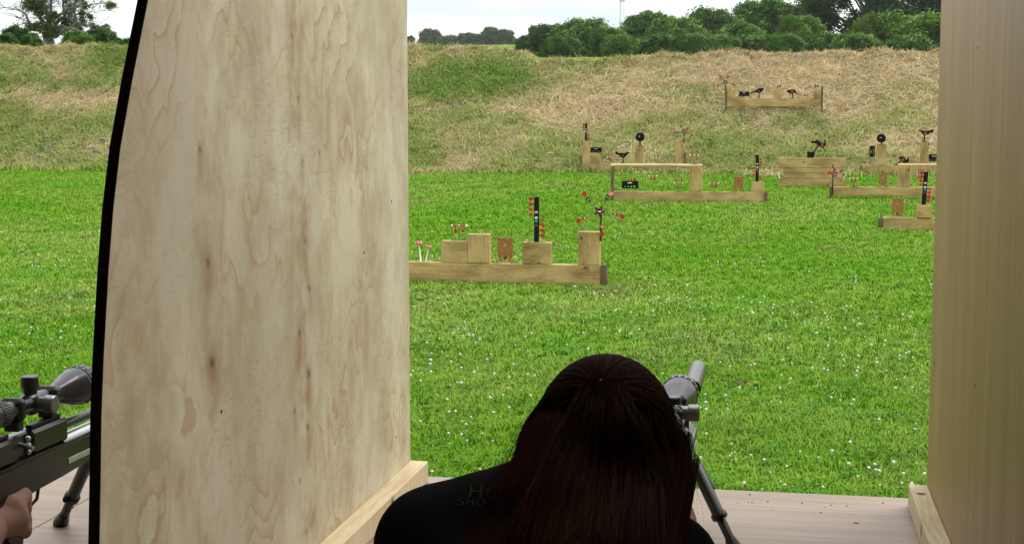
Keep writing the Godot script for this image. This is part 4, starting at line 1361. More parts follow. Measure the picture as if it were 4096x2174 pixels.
	star_spinner(Vector3(-1.831, 1.809, -28.180), 0.007, -0.218, [[-0.171, -0.026, -0.114, -0.023], [-0.014, 0.071, -0.060, 0.104], [0.064, 0.042, 0.080, 0.091], [0.154, -0.074, 0.108, -0.045], [-0.024, -0.169, 0.001, -0.110]], "star spinner above the far stand's right pillar")
	stand(-28.000, "far timber target stand at right with two tall pillars behind the goal frame", [
		["plank", 1.517, 3.812, 0.996, 1.186, 0.100, 0.000],
		["pillar", 1.788, 1.949, 1.179, 1.578, 0.100, 0.000],
		["pillar", 2.562, 2.720, 1.183, 1.623, 0.100, 0.000],
		["post", 1.470, 1.518, 1.022, 1.181, 0.050, -0.020],
	])
	silhouette("disc_target", Vector3(1.863, 1.575, -28.030), Vector2(-0.004, 0.023), [0.076, 0.107, 0.072, 0.081, 0.061, 0.057, 0.042, 0.038, 0.019, 0.026, -0.007, 0.022, -0.034, 0.026, -0.058, 0.038, -0.077, 0.057, -0.090, 0.080, -0.094, 0.107, -0.091, 0.133, -0.079, 0.157, -0.061, 0.176, -0.038, 0.188, -0.012, 0.192, 0.015, 0.188, 0.039, 0.176, 0.058, 0.157, 0.071, 0.133], [], "round black disc target on the far right stand's left pillar")
	knockdown_box(Vector3(1.699, 1.337, -28.030), 0.091, 0.206, 0.160, 2, 1, "upright black knockdown box left of the far right disc")
	silhouette("rabbit_target", Vector3(2.148, 1.180, -28.030), Vector2(0.061, 0.071), [0.061, 0.068, 0.067, 0.098, 0.040, 0.129, 0.032, 0.154, 0.062, 0.160, 0.108, 0.167, 0.135, 0.146, 0.156, 0.119, 0.176, 0.102, 0.192, 0.109, 0.196, 0.147, 0.219, 0.154, 0.224, 0.099, 0.214, 0.052, 0.177, 0.048, 0.128, 0.041, 0.091, 0.065], [0.108, 0.102, 0.029], "fallen black rabbit target between the far right pillars")
	bar_spinner(Vector3(2.433, 1.181, -28.030), 0.106, -0.052, 0.050, [[-0.041, 0.049, 0.013], [0.035, 0.070, 0.013], [-0.036, -0.056, 0.013], [0.029, -0.049, 0.013]], 1, "pale four-paddle spinner beside the fallen rabbit")
	silhouette("crow_target", Vector3(2.638, 1.619, -28.030), Vector2(-0.002, 0.122), [-0.114, 0.210, -0.085, 0.223, -0.055, 0.206, 0.001, 0.200, 0.066, 0.207, 0.105, 0.220, 0.138, 0.229, 0.161, 0.217, 0.152, 0.183, 0.133, 0.166, 0.087, 0.169, 0.094, 0.149, 0.049, 0.135, 0.010, 0.119, -0.017, 0.122, -0.044, 0.145, -0.064, 0.176, -0.097, 0.193], [0.010, 0.159, 0.027], "black crow target facing left on the far right pillar")
	mushroom(Vector3(2.566, 1.557, -28.050), Vector2(-0.098, 0.059), 0.025, "pink toadstool target leaning left from the far right pillar")
	mushroom(Vector3(2.724, 1.557, -28.050), Vector2(0.093, 0.073), 0.028, "pink toadstool target leaning right from the far right pillar")
	knockdown_box(Vector3(2.822, 1.263, -28.020), 0.290, 0.122, 0.042, 1, 0, "black knockdown box cut off by the right divider")
	stand(-30.450, "small timber target stand high on the bank with three blocks", [
		["plank", -1.099, 0.801, 2.303, 2.468, 0.100, 0.000],
		["block", -1.094, -0.927, 2.466, 2.630, 0.100, 0.000],
		["block", -0.156, -0.003, 2.464, 2.636, 0.100, 0.004],
		["block", 0.645, 0.801, 2.462, 2.638, 0.100, 0.000],
		["post", -1.145, -1.096, 2.287, 2.602, 0.050, -0.010],
		["post", 0.800, 0.839, 2.303, 2.713, 0.050, -0.010],
	])
	star_spinner(Vector3(-1.134, 2.803, -30.410), -0.000, -0.221, [[-0.111, 0.127, -0.082, 0.082], [0.088, 0.142, 0.051, 0.102], [0.167, -0.044, 0.114, -0.026], [0.012, -0.173, 0.016, -0.121], [-0.156, -0.073, -0.109, -0.049]], "star spinner at the left end of the stand high on the bank")
	knockdown_box(Vector3(-0.756, 2.510, -30.480), 0.204, 0.093, 0.042, 1, 0, "black knockdown box on the stand high on the bank")
	silhouette("crow_target", Vector3(-0.453, 2.465, -30.480), Vector2(0.001, 0.116), [-0.179, 0.121, -0.111, 0.145, -0.041, 0.187, 0.011, 0.209, 0.053, 0.213, 0.091, 0.209, 0.103, 0.190, 0.087, 0.175, 0.068, 0.149, 0.036, 0.121, 0.003, 0.107, -0.026, 0.116, -0.064, 0.126, -0.139, 0.112, -0.172, 0.109], [-0.003, 0.145, 0.016], "black crow target on the stand high on the bank")
	bar_spinner(Vector3(-0.054, 2.632, -30.480), 0.113, -0.056, 0.062, [[-0.027, -0.040, 0.021], [0.027, -0.034, 0.021]], 0, "twin red paddle spinner on the high stand's middle block")
	silhouette("rat_target", Vector3(0.227, 2.463, -30.480), Vector2(-0.002, 0.106), [-0.130, 0.135, -0.104, 0.163, -0.086, 0.177, -0.067, 0.171, -0.030, 0.187, 0.017, 0.189, 0.055, 0.170, 0.072, 0.134, 0.089, 0.101, 0.080, 0.073, 0.067, 0.111, 0.019, 0.101, -0.028, 0.101, -0.066, 0.095, -0.080, 0.116, -0.108, 0.127], [-0.006, 0.142, 0.029], "black rat target with red spot on the stand high on the bank")
	bar_spinner(Vector3(0.508, 2.463, -30.500), 0.120, -0.057, 0.048, [[-0.037, -0.057, 0.016], [0.028, -0.052, 0.016]], 0, "pale twin spinner right of the rat high on the bank")
	bar_spinner(Vector3(0.706, 2.634, -30.480), 0.108, -0.063, 0.044, [[-0.030, -0.030, 0.023], [0.026, -0.030, 0.023]], 0, "twin red paddle spinner on the high stand's right block")

# ---------------------------------------------------------------- the shelter, its dividers and bench
func divider_outline() -> PackedVector2Array:
	# x: distance down the range, y: height; the rear edge is cut in a long curve
	var p := PackedVector2Array()
	for q in [[2.955, 1.236], [2.955, 2.31], [2.10, 2.31], [1.93, 2.30], [1.82, 2.27], [1.75, 2.22], [1.69, 2.148], [1.64, 2.05], [1.603, 1.97], [1.58, 1.90], [1.563, 1.828], [1.544, 1.728], [1.534, 1.66], [1.528, 1.592], [1.52, 1.515], [1.515, 1.42], [1.512, 1.236]]:
		p.append(Vector2(q[0], q[1]))
	return p

func divider(x: float, side: float, mat: Material, label: String) -> void:
	var o := thing("plywood_divider", Vector3(x, DECK, -2.2), label, "divider", "plywood dividers between the shooting bays")
	var face := Transform3D(Basis(Vector3(0, 0, -1), Vector3(0, 1, 0), Vector3(1, 0, 0)), Vector3(0, -DECK, 2.2))
	var poly := divider_outline()
	var s := Shape.new()
	var w := 0.012
	s.prism(poly, -w if side > 0.0 else 0.0, 0.0 if side > 0.0 else w, face, Vector2(1.0 / 1.48, -1.0 / 1.70), Vector2(1.50, 1.20 + 1.70))
	part("sheet", s, mat, o)
	# the sheet's own curved rear edge, its shade painted near-black
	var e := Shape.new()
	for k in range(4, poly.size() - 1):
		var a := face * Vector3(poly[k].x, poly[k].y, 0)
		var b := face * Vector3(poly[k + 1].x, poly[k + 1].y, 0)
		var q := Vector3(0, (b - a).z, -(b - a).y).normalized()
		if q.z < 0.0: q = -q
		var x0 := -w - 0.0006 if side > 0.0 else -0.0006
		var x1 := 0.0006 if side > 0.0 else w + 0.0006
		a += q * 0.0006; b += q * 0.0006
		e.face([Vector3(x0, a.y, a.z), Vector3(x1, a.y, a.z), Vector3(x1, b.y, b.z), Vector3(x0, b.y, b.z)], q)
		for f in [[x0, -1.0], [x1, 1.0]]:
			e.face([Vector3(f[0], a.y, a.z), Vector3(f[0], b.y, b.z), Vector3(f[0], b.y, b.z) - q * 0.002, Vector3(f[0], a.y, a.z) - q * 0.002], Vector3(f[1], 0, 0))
	part("rear_edge_shade", e, M.edge, o)
	var b := Shape.new()
	b.box(Vector3(0.0005 if side > 0.0 else -0.0375, 0.0005, -0.752 if side > 0.0 else -0.735), Vector3(0.0395 if side > 0.0 else -0.0005, BATTEN - DECK, 0.62), 0.0015)
	var bt := part("batten", b, M.batten, o)
	var kn := Shape.new()
	disc(kn, Vector3(0.020 if side > 0.0 else -0.02, BATTEN - DECK, 0.42 if side > 0.0 else -0.66), 0.011 if side > 0.0 else 0.009, 0.0008, Basis(Vector3.RIGHT, -PI / 2))
	part("knot", kn, M.joint, bt)
	for q in ([[-0.62, -0.16 + CAM_Y - DECK], [-0.42, 0.52], [0.30, 0.36], [-0.64, 0.12]] if side > 0.0 else [[-0.1, 0.36], [-0.2, 0.88], [-0.68, 0.3]]):
		var n := Shape.new()
		disc(n, Vector3(0, q[1], q[0]), 0.0028, 0.0012, Basis(Vector3.UP, PI / 2))
		part("nail_head", n, M.gun_matte, o)

func build_shelter() -> void:
	var o := thing("shooting_shelter", Vector3(0, 0, 0), "unseen pale-walled timber shooting shelter, shaped for the light, that encloses the bench and the camera's place", "shelter")  # unseen; roof edge and pale inside set for light on the dividers
	var spec := {
		"floor": [Vector3(-4.2, 0.05, -2.94), Vector3(3.7, FLOOR, 2.2)],
		"roof": [Vector3(-4.4, 3.50, -2.15), Vector3(3.9, 3.56, 2.4)],
		"back_wall": [Vector3(-4.2, FLOOR, 2.1), Vector3(3.7, 3.495, 2.15)],
	}
	for k in spec:
		var s := Shape.new()
		s.box(spec[k][0], spec[k][1], 0.004)
		part(k, s, M.shed, o)
	for x in [-4.2, 3.65]:
		var s := Shape.new()
		s.box(Vector3(x, FLOOR, -3.0), Vector3(x + 0.05, 3.495, 2.09), 0.004)
		part("side_wall", s, M.shed, o)
	for x in [-4.1, 3.5]:
		var s := Shape.new()
		s.box(Vector3(x, FLOOR, -1.95), Vector3(x + 0.09, 3.495, -1.86), 0.005)
		part("post", s, M.timber_v, o)
	var bench := thing("shooting_bench", Vector3(-0.5, FLOOR, -2.4), "plywood topped shooting bench running below both dividers", "bench")
	var at := bench.position
	for b in [[-3.81, -1.3775], [-1.3745, 1.062], [1.065, 3.6]]:
		var s := Shape.new()
		s.box(Vector3(b[0], DECK - 0.018, -3.0) - at, Vector3(b[1], DECK, -1.90) - at, 0.0012)
		part("board", s, M.deck, bench)
	var j := Shape.new()
	j.box(Vector3(-3.8, DECK - 0.024, -2.98) - at, Vector3(3.58, DECK - 0.0185, -1.92) - at)
	part("bearer", j, M.joint, bench)
	var f := Shape.new()
	f.box(Vector3(-3.8, 0.02, -2.985) - at, Vector3(3.58, DECK - 0.0245, -2.96) - at, 0.002)
	part("front_board", f, M.shed, bench)
	for x in [-3.7, -2.4, -0.78, 0.32, 1.8, 3.4]:
		var s := Shape.new()
		s.box(Vector3(x, FLOOR, -2.03) - at, Vector3(x + 0.05, DECK - 0.0245, -1.98) - at, 0.003)
		part("leg", s, M.batten, bench)
	# grit and a dark disc drawn as a screw hole near the bench's front edge
	var gx := []
	var gc := []
	for k in 16:
		var x := 0.03 + 0.085 * rng.randfn()
		var z := -2.905 + 0.035 * rng.randfn()
		gx.append(Transform3D(Basis.from_euler(Vector3(rng.randf() * 3.0, rng.randf() * 6.0, 0)) * Basis.from_scale(Vector3.ONE * rng.randf_range(0.3, 1.0)), Vector3(x, DECK + 0.0006, z)))
		gc.append(Color(0.03, 0.025, 0.022))
	var gs := Shape.new()
	gs.ball(Vector3.ZERO, Vector3(0.0026, 0.0014, 0.0018), 4, 6)
	tag(many("pellet_grit", gs.mesh(), M.straw, self, gx, gc), "dark grit and spent pellets on the bench's front edge", "grit", "", "stuff")
	var bh := Shape.new()
	disc(bh, Vector3(0.157, DECK, -2.79) - at, 0.0055, 0.0012, Basis(Vector3.RIGHT, -PI / 2))
	part("hole_disc", bh, M.joint, bench)
	divider(-0.766, 1.0, M.divider, "large pale plywood divider with knots and curved rear edge painted dark as shade, left of the shooter")
	divider(0.302, -1.0, M.divider_far, "brownish straight-grained plywood divider at the right edge of the picture")

# ---------------------------------------------------------------- rifles
func rifle(at: Vector3, label: String, legs: Array, cap: float) -> void:
	# at: on the bore line below the front rim of the telescope; the barrel points down the range
	var o := thing("air_rifle", at, label, "rifle", "scoped air rifles resting on bipods")
	var side := Transform3D(Basis(Vector3(0, 0, 1), Vector3(0, 1, 0), Vector3(1, 0, 0)), Vector3.ZERO)
	var prof := PackedVector2Array()
	for q in [[-0.13, -0.026], [-0.135, -0.05], [-0.12, -0.062], [0.0, -0.073], [0.12, -0.079], [0.20, -0.081], [0.235, -0.083], [0.252, -0.10], [0.262, -0.155], [0.275, -0.17], [0.300, -0.168], [0.312, -0.14], [0.318, -0.10], [0.345, -0.075], [0.42, -0.072], [0.52, -0.105], [0.60, -0.118], [0.615, -0.11], [0.615, -0.012], [0.60, -0.006], [0.44, -0.008], [0.37, -0.024], [0.20, -0.022], [0.10, -0.024], [0.02, -0.024], [-0.02, -0.026]]:
		prof.append(Vector2(q[0], q[1]))
	var s := Shape.new()
	s.prism(prof, -0.019, 0.019, side)
	var inner := Geometry2D.offset_polygon(prof, -0.005)
	if inner.size() > 0:
		s.prism(inner[0], -0.0245, -0.0192, side)
		s.prism(inner[0], 0.0192, 0.0245, side)
	part("stock", s, M.stock, o)
	var gr := Shape.new()  # bright strip added as the highlight along the fore-end groove
	gr.box(Vector3(0.0246, -0.060, -0.10), Vector3(0.0256, -0.050, 0.11), 0.0004)
	gr.box(Vector3(-0.0256, -0.060, -0.10), Vector3(-0.0246, -0.050, 0.11), 0.0004)
	part("groove_highlight", gr, M.steel, o)
	var bp := Shape.new()
	bp.box(Vector3(-0.021, -0.116, 0.6155), Vector3(0.021, -0.008, 0.635), 0.006)
	part("butt_pad", bp, M.gun_matte, o)
	var br := Shape.new()
	br.tube([Vector3(0, 0, 0.10), Vector3(0, 0, -0.37)], [0.0085, 0.0085], 14)
	part("barrel", br, M.gun_black, o)
	var si := Shape.new()
	si.lathe(Vector3(0, 0, -0.355), Vector3.FORWARD, [[0, 0.009], [0, 0.0185], [0.004, 0.0200], [0.235, 0.0200], [0.241, 0.0180], [0.241, 0.005]], 26)
	part("silencer", si, M.scope, o)
	var cy := Shape.new()
	cy.lathe(Vector3(0, -0.028, 0.10), Vector3.FORWARD, [[0, 0.0], [0, 0.0135], [0.29, 0.0135], [0.29, 0.0148], [0.294, 0.0148], [0.294, 0.0135], [0.33, 0.0135], [0.336, 0.012], [0.336, 0]], 22)
	part("air_cylinder", cy, M.steel, o)
	var bb := Shape.new()
	bb.box(Vector3(-0.013, -0.040, -0.075), Vector3(0.013, 0.011, -0.058), 0.003)
	part("barrel_band", bb, M.gun_matte, o)
	var rc := Shape.new()
	rc.box(Vector3(-0.0165, -0.0235, 0.09), Vector3(0.0165, 0.017, 0.21), 0.005)
	rc.box(Vector3(-0.0165, -0.0235, 0.255), Vector3(0.0165, 0.017, 0.37), 0.005)
	rc.box(Vector3(-0.0155, -0.0235, 0.20), Vector3(0.006, 0.0165, 0.26), 0.003)
	part("receiver", rc, M.stock, o)
	for z in [0.095, 0.265]:
		var rl := Shape.new()
		rl.box(Vector3(-0.0055, 0.0172, z), Vector3(0.0055, 0.0235, z + 0.10), 0.001)
		part("scope_rail", rl, M.gun_matte, o)
	var bo := Shape.new()
	for k in 3:
		bo.ball(Vector3(0.020, -0.012 + 0.011 * k, 0.232), Vector3(0.005, 0.005, 0.005), 5, 8)
	bo.tube([Vector3(0.0, 0.002, 0.236), Vector3(0.033, -0.004, 0.240)], [0.004, 0.004], 8)
	part("bolt", bo, M.steel, o)
	var tg := Shape.new()
	tg.tube([Vector3(0, -0.078, 0.165), Vector3(0, -0.105, 0.175), Vector3(0, -0.112, 0.20), Vector3(0, -0.105, 0.228), Vector3(0, -0.085, 0.245)], [0.003, 0.003, 0.003, 0.003, 0.003], 6)
	part("trigger_guard", tg, M.gun_matte, o)
	var tr := Shape.new()
	tr.tube([Vector3(0, -0.080, 0.205), Vector3(0, -0.092, 0.203), Vector3(0, -0.102, 0.197)], [0.0025, 0.0025, 0.002], 6)
	part("trigger", tr, M.steel, o)
	# the telescope
	var y := 0.058
	var sc := Shape.new()
	sc.lathe(Vector3(0, y, 0.0), Vector3.BACK, [[0.115, 0.0155], [0.30, 0.0155], [0.30, 0.019], [0.302, 0.0205], [0.37, 0.0215], [0.372, 0.019], [0.372, 0.0]], 28)
	var tube := part("telescope", sc, M.scope, o)
	var bl := Shape.new()
	bl.lathe(Vector3(0, y, 0.0), Vector3.BACK, [[0.004, 0.0], [0.004, 0.029], [-0.001, 0.029], [-0.001, 0.0325], [0.001, 0.0335], [0.028, 0.0335], [0.029, 0.0325], [0.0295, 0.0318], [0.031, 0.0318], [0.0315, 0.0328], [0.035, 0.0328], [0.055, 0.029], [0.080, 0.0225], [0.105, 0.0165], [0.115, 0.0155]], 36)
	part("objective_bell", bl, M.scope, tube)
	var nt := Shape.new()
	for k in 18:
		var a := TAU * k / 18.0
		var e := Vector3(cos(a), sin(a), 0)
		nt.box(Vector3(-0.0035, -0.0006, 0.006), Vector3(0.0035, 0.0008, 0.022), 0.0003, Transform3D(Basis(Vector3.BACK.cross(e) * -1.0, e, Vector3.BACK), Vector3(0, y, 0) + e * 0.0336))
	part("focus_ring_rib", nt, M.gun_black, tube)
	var ln := Shape.new()
	disc(ln, Vector3(0, y, 0.0035), 0.0285, 0.001)
	part("lens", ln, M.glass, tube)
	var zr := Shape.new()
	for k in 26:
		var a := TAU * k / 26.0
		var e := Vector3(cos(a), sin(a), 0)
		zr.box(Vector3(-0.0011, -0.0008, 0.272), Vector3(0.0011, 0.0015, 0.296), 0.0003, Transform3D(Basis(Vector3.BACK.cross(e) * -1.0, e, Vector3.BACK), Vector3(0, y, 0) + e * 0.0185))
	zr.lathe(Vector3(0, y, 0), Vector3.BACK, [[0.268, 0.0156], [0.268, 0.0185], [0.2995, 0.0185], [0.2995, 0.0156]], 26)
	part("zoom_ring", zr, M.gun_black, tube)
	var sd := Shape.new()
	sd.ball(Vector3(0, y, 0.185), Vector3(0.020, 0.020, 0.026), 8, 14)
	part("turret_saddle", sd, M.scope, tube)
	for d in [Vector3.UP, Vector3.RIGHT]:
		var t := Shape.new()
		var c := cap if d == Vector3.UP else 0.045
		t.lathe(Vector3(0, y, 0.185), d, [[0.006, 0.0115], [c - 0.019, 0.0115], [c - 0.0188, 0.0135], [c - 0.017, 0.0145], [c - 0.002, 0.0145], [c, 0.013], [c, 0.0]], 22)
		part("turret", t, M.gun_black if d == Vector3.UP else M.turret, tube)
	for z in [0.130, 0.240]:
		var r := Shape.new()
		r.box(Vector3(-0.0195, y - 0.019, z - 0.010), Vector3(0.0195, y + 0.019, z + 0.010), 0.0065)
		r.box(Vector3(-0.013, 0.0236, z - 0.0095), Vector3(0.013, y - 0.018, z + 0.0095), 0.002)
		var rg := part("scope_mount", r, M.gun_matte, o)
		for sx in [-1.0, 1.0]:
			for e in [-0.005, 0.005]:
				var sw := Shape.new()
				disc(sw, Vector3(sx * 0.0135, y + 0.0155, z + e), 0.0028, 0.003, Basis(Vector3.RIGHT, -PI / 2) * Basis(Vector3.UP, sx * 0.7))
				part("screw", sw, M.gun_black, rg)
	# the bipod
	var hd := Shape.new()
	hd.box(Vector3(-0.020, -0.105, -0.085), Vector3(0.020, -0.066, -0.045), 0.006)
	hd.tube([Vector3(-0.032, -0.092, -0.065), Vector3(0.032, -0.092, -0.065)], [0.012, 0.012], 12)
	part("bipod_head", hd, M.gun_matte, o)
	for l in legs:
		var foot: Vector3 = l - at
		var top := Vector3(signf(foot.x) * 0.026, -0.092, -0.065)
		var d := foot - top
		var u := d.normalized()
		var g := Shape.new()
		g.tube([top, top + d * 0.55], [0.0115, 0.0115], 12)
		g.tube([top + d * 0.55, top + d * 0.56, top + d * 0.60, top + d * 0.61], [0.0115, 0.0150, 0.0150, 0.0115], 12)
		g.tube([top + d * 0.60, top + d * 0.88], [0.0085, 0.0085], 10)
		g.tube([top + d * 0.84, top + d * 0.90, foot - u * 0.006, foot + Vector3(0, 0.0005, 0)], [0.0100, 0.0125, 0.0150, 0.0135], 12)
		var lg := part("bipod_leg", g, M.gun_black, o)
		var kb := Shape.new()
		var ox := Vector3(0, 0.3, 1).normalized()
		kb.tube([top + d * 0.62 + ox * 0.008, top + d * 0.62 + ox * 0.022], [0.006, 0.006], 8)
		kb.tube([top + d * 0.72 - ox * 0.008, top + d * 0.72 - ox * 0.016], [0.004, 0.004], 8)
		part("leg_knob", kb, M.stock, lg)
		var sp := Shape.new()
		var off := Vector3(0.0, 0.012, -0.034)
		sp.tube([top + off * 0.6, top + d * 0.40 + off], [0.0062, 0.0062], 10)
		sp.tube([top + d * 0.40 + off, top + d * 0.47 + off * 0.8, top + d * 0.53], [0.003, 0.003, 0.003], 6)
		part("leg_spring", sp, M.gun_matte, lg)

# ---------------------------------------------------------------- people
func bone_distance(p: Vector3, b: Array) -> float:
	var a: Vector3 = b[0]
	var d: Vector3 = b[1] - a
	var t := clampf((p - a).dot(d) / maxf(d.length_squared(), 1e-8), 0.0, 1.0)
	return p.distance_to(a + d * t) - lerpf(b[2], b[3], t)

func blended(p: Vector3, bones: Array, k: float) -> float:
	var s := 0.0
	for b in bones:
		s += exp(-k * minf(bone_distance(p, b), 0.5))
	return -log(s) / k

func flesh(s: Shape, bones: Array, cell: float, k: float, o: Vector3) -> void:
	# surface nets over the smooth union of tapered capsules; a bone: [from, to, radius, radius, colour]
	var lo := Vector3.ONE * 1e9
	var hi := -lo
	for b in bones:
		var r := maxf(b[2], b[3]) + cell * 4.0
		for p in [b[0], b[1]]:
			lo = lo.min(p - Vector3.ONE * r)
			hi = hi.max(p + Vector3.ONE * r)
	var n := Vector3i(((hi - lo) / cell).ceil()) + Vector3i.ONE
	var f := PackedFloat32Array()
	f.resize(n.x * n.y * n.z)
	var pad := cell * 3.0 + 3.0 / k
	for b in bones:
		var r := maxf(b[2], b[3]) + pad
		var l: Vector3 = (b[0].min(b[1]) - Vector3.ONE * r - lo) / cell
		var h: Vector3 = (b[0].max(b[1]) + Vector3.ONE * r - lo) / cell
		var i0 := Vector3i(l.floor()).clamp(Vector3i.ZERO, n - Vector3i.ONE)
		var i1 := Vector3i(h.ceil()).clamp(Vector3i.ZERO, n - Vector3i.ONE)
		var a: Vector3 = b[0]
		var d: Vector3 = b[1] - a
		var dl := maxf(d.length_squared(), 1e-8)
		var ra: float = b[2]
		var rb: float = b[3] - ra
		for z in range(i0.z, i1.z + 1):
			for y in range(i0.y, i1.y + 1):
				var at := (z * n.y + y) * n.x
				for x in range(i0.x, i1.x + 1):
					var p := lo + Vector3(x, y, z) * cell - a
					var t := clampf(p.dot(d) / dl, 0.0, 1.0)
					var dist := (p - d * t).length() - ra - rb * t
					if dist < pad:
						f[at + x] += exp(-k * dist)
	# inside where the sum is above 1
	var ids := {}
	for z in n.z - 1:
		for y in n.y - 1:
			var at := (z * n.y + y) * n.x
			for x in n.x - 1:
				var c := at + x
				var m := 0
				if f[c] > 1.0: m += 1
				if f[c + 1] > 1.0: m += 1
				if f[c + n.x] > 1.0: m += 1
				if f[c + n.x + 1] > 1.0: m += 1
				var e := c + n.x * n.y
				if f[e] > 1.0: m += 1
				if f[e + 1] > 1.0: m += 1
				if f[e + n.x] > 1.0: m += 1
				if f[e + n.x + 1] > 1.0: m += 1
				if m == 0 or m == 8:
					continue
				var sum := Vector3.ZERO
				var cnt := 0
				for ed in [[0, 0, 0, 1, 0, 0], [0, 1, 0, 1, 1, 0], [0, 0, 1, 1, 0, 1], [0, 1, 1, 1, 1, 1], [0, 0, 0, 0, 1, 0], [1, 0, 0, 1, 1, 0], [0, 0, 1, 0, 1, 1], [1, 0, 1, 1, 1, 1], [0, 0, 0, 0, 0, 1], [1, 0, 0, 1, 0, 1], [0, 1, 0, 0, 1, 1], [1, 1, 0, 1, 1, 1]]:
					var u := f[c + ed[0] + ed[1] * n.x + ed[2] * n.x * n.y]
					var w := f[c + ed[3] + ed[4] * n.x + ed[5] * n.x * n.y]
					if (u > 1.0) != (w > 1.0):
						var du := -log(maxf(u, 1e-9)) / k
						var dw := -log(maxf(w, 1e-9)) / k
						sum += Vector3(ed[0], ed[1], ed[2]).lerp(Vector3(ed[3], ed[4], ed[5]), clampf(du / (du - dw), 0.0, 1.0))
						cnt += 1
				var p := lo + (Vector3(x, y, z) + sum / cnt) * cell
				var g := Vector3.ZERO
				var h := cell * 0.6
				var near := []
				for b in bones:
					if bone_distance(p, b) < pad: near.append(b)
				for ax in 3:
					var v := Vector3.ZERO
					v[ax] = h
					g[ax] = blended(p + v, near, k) - blended(p - v, near, k)
				var best := 1e9
				for b in near:
					var bd := bone_distance(p, b)
					if bd < best:
						best = bd
						s.tint = b[4]
				ids[c] = s.add(p - o, g.normalized())
	for c in ids:
		var x: int = c % n.x
		var y: int = (c / n.x) % n.y
		var z: int = c / (n.x * n.y)
		if x == 0 or y == 0 or z == 0:
			continue
		var here := f[c] > 1.0
		if here != (f[c + 1] > 1.0):
			quad(s, ids, c, c - n.x, c - n.x - n.x * n.y, c - n.x * n.y)
		if here != (f[c + n.x] > 1.0):
			quad(s, ids, c, c - 1, c - 1 - n.x * n.y, c - n.x * n.y)
		if here != (f[c + n.x * n.y] > 1.0):
			quad(s, ids, c, c - 1, c - 1 - n.x, c - n.x)

func quad(s: Shape, ids: Dictionary, a: int, b: int, c: int, d: int) -> void:
	if ids.has(a) and ids.has(b) and ids.has(c) and ids.has(d):
		s.tri(ids[a], ids[b], ids[c])
		s.tri(ids[a], ids[c], ids[d])

func hand_bones(wrist: Vector3, grip: Vector3, up: Vector3, fwd: Vector3, out: Vector3, skin: Color) -> Array:
	# a hand closed round an upright grip: fwd down the range, out away from the grip on the palm's side
	var b := []
	var k0 := grip + out * 0.022 + up * 0.012 + fwd * 0.018
	b.append([wrist, grip + out * 0.026 - fwd * 0.022 - up * 0.012, 0.026, 0.025, skin])
	b.append([grip + out * 0.026 - fwd * 0.024 + up * 0.006, grip + out * 0.024 + fwd * 0.012 + up * 0.012, 0.019, 0.013, skin])
	b.append([grip + out * 0.026 - fwd * 0.024 - up * 0.020, grip + out * 0.024 + fwd * 0.010 - up * 0.040, 0.019, 0.012, skin])
	for j in 4:
		var l: float = [1.0, 1.06, 1.0, 0.82][j]
		var r: float = [0.0098, 0.0100, 0.0094, 0.0082][j]
		var p := k0 - up * 0.0195 * j
		var q := p + fwd * 0.024 * l - out * 0.020 * l
		var w := q - out * 0.026 * l - fwd * 0.004
		var e := w - fwd * 0.020 * l - out * 0.001
		b.append([p, p, r * 1.14, r * 1.14, skin])
		b.append([p, q, r * 1.05, r, skin])
		b.append([q, w, r, r * 0.92, skin])
		b.append([w, e, r * 0.92, r * 0.78, skin])
	var t0 := grip + out * 0.016 - fwd * 0.034 + up * 0.008
	var t1 := grip + up * 0.034 - fwd * 0.020 - out * 0.004
	b.append([t0, t1, 0.0125, 0.0108, skin])
	b.append([t1, t1 + fwd * 0.026 - out * 0.014 - up * 0.004, 0.0105, 0.0085, skin])
	return b

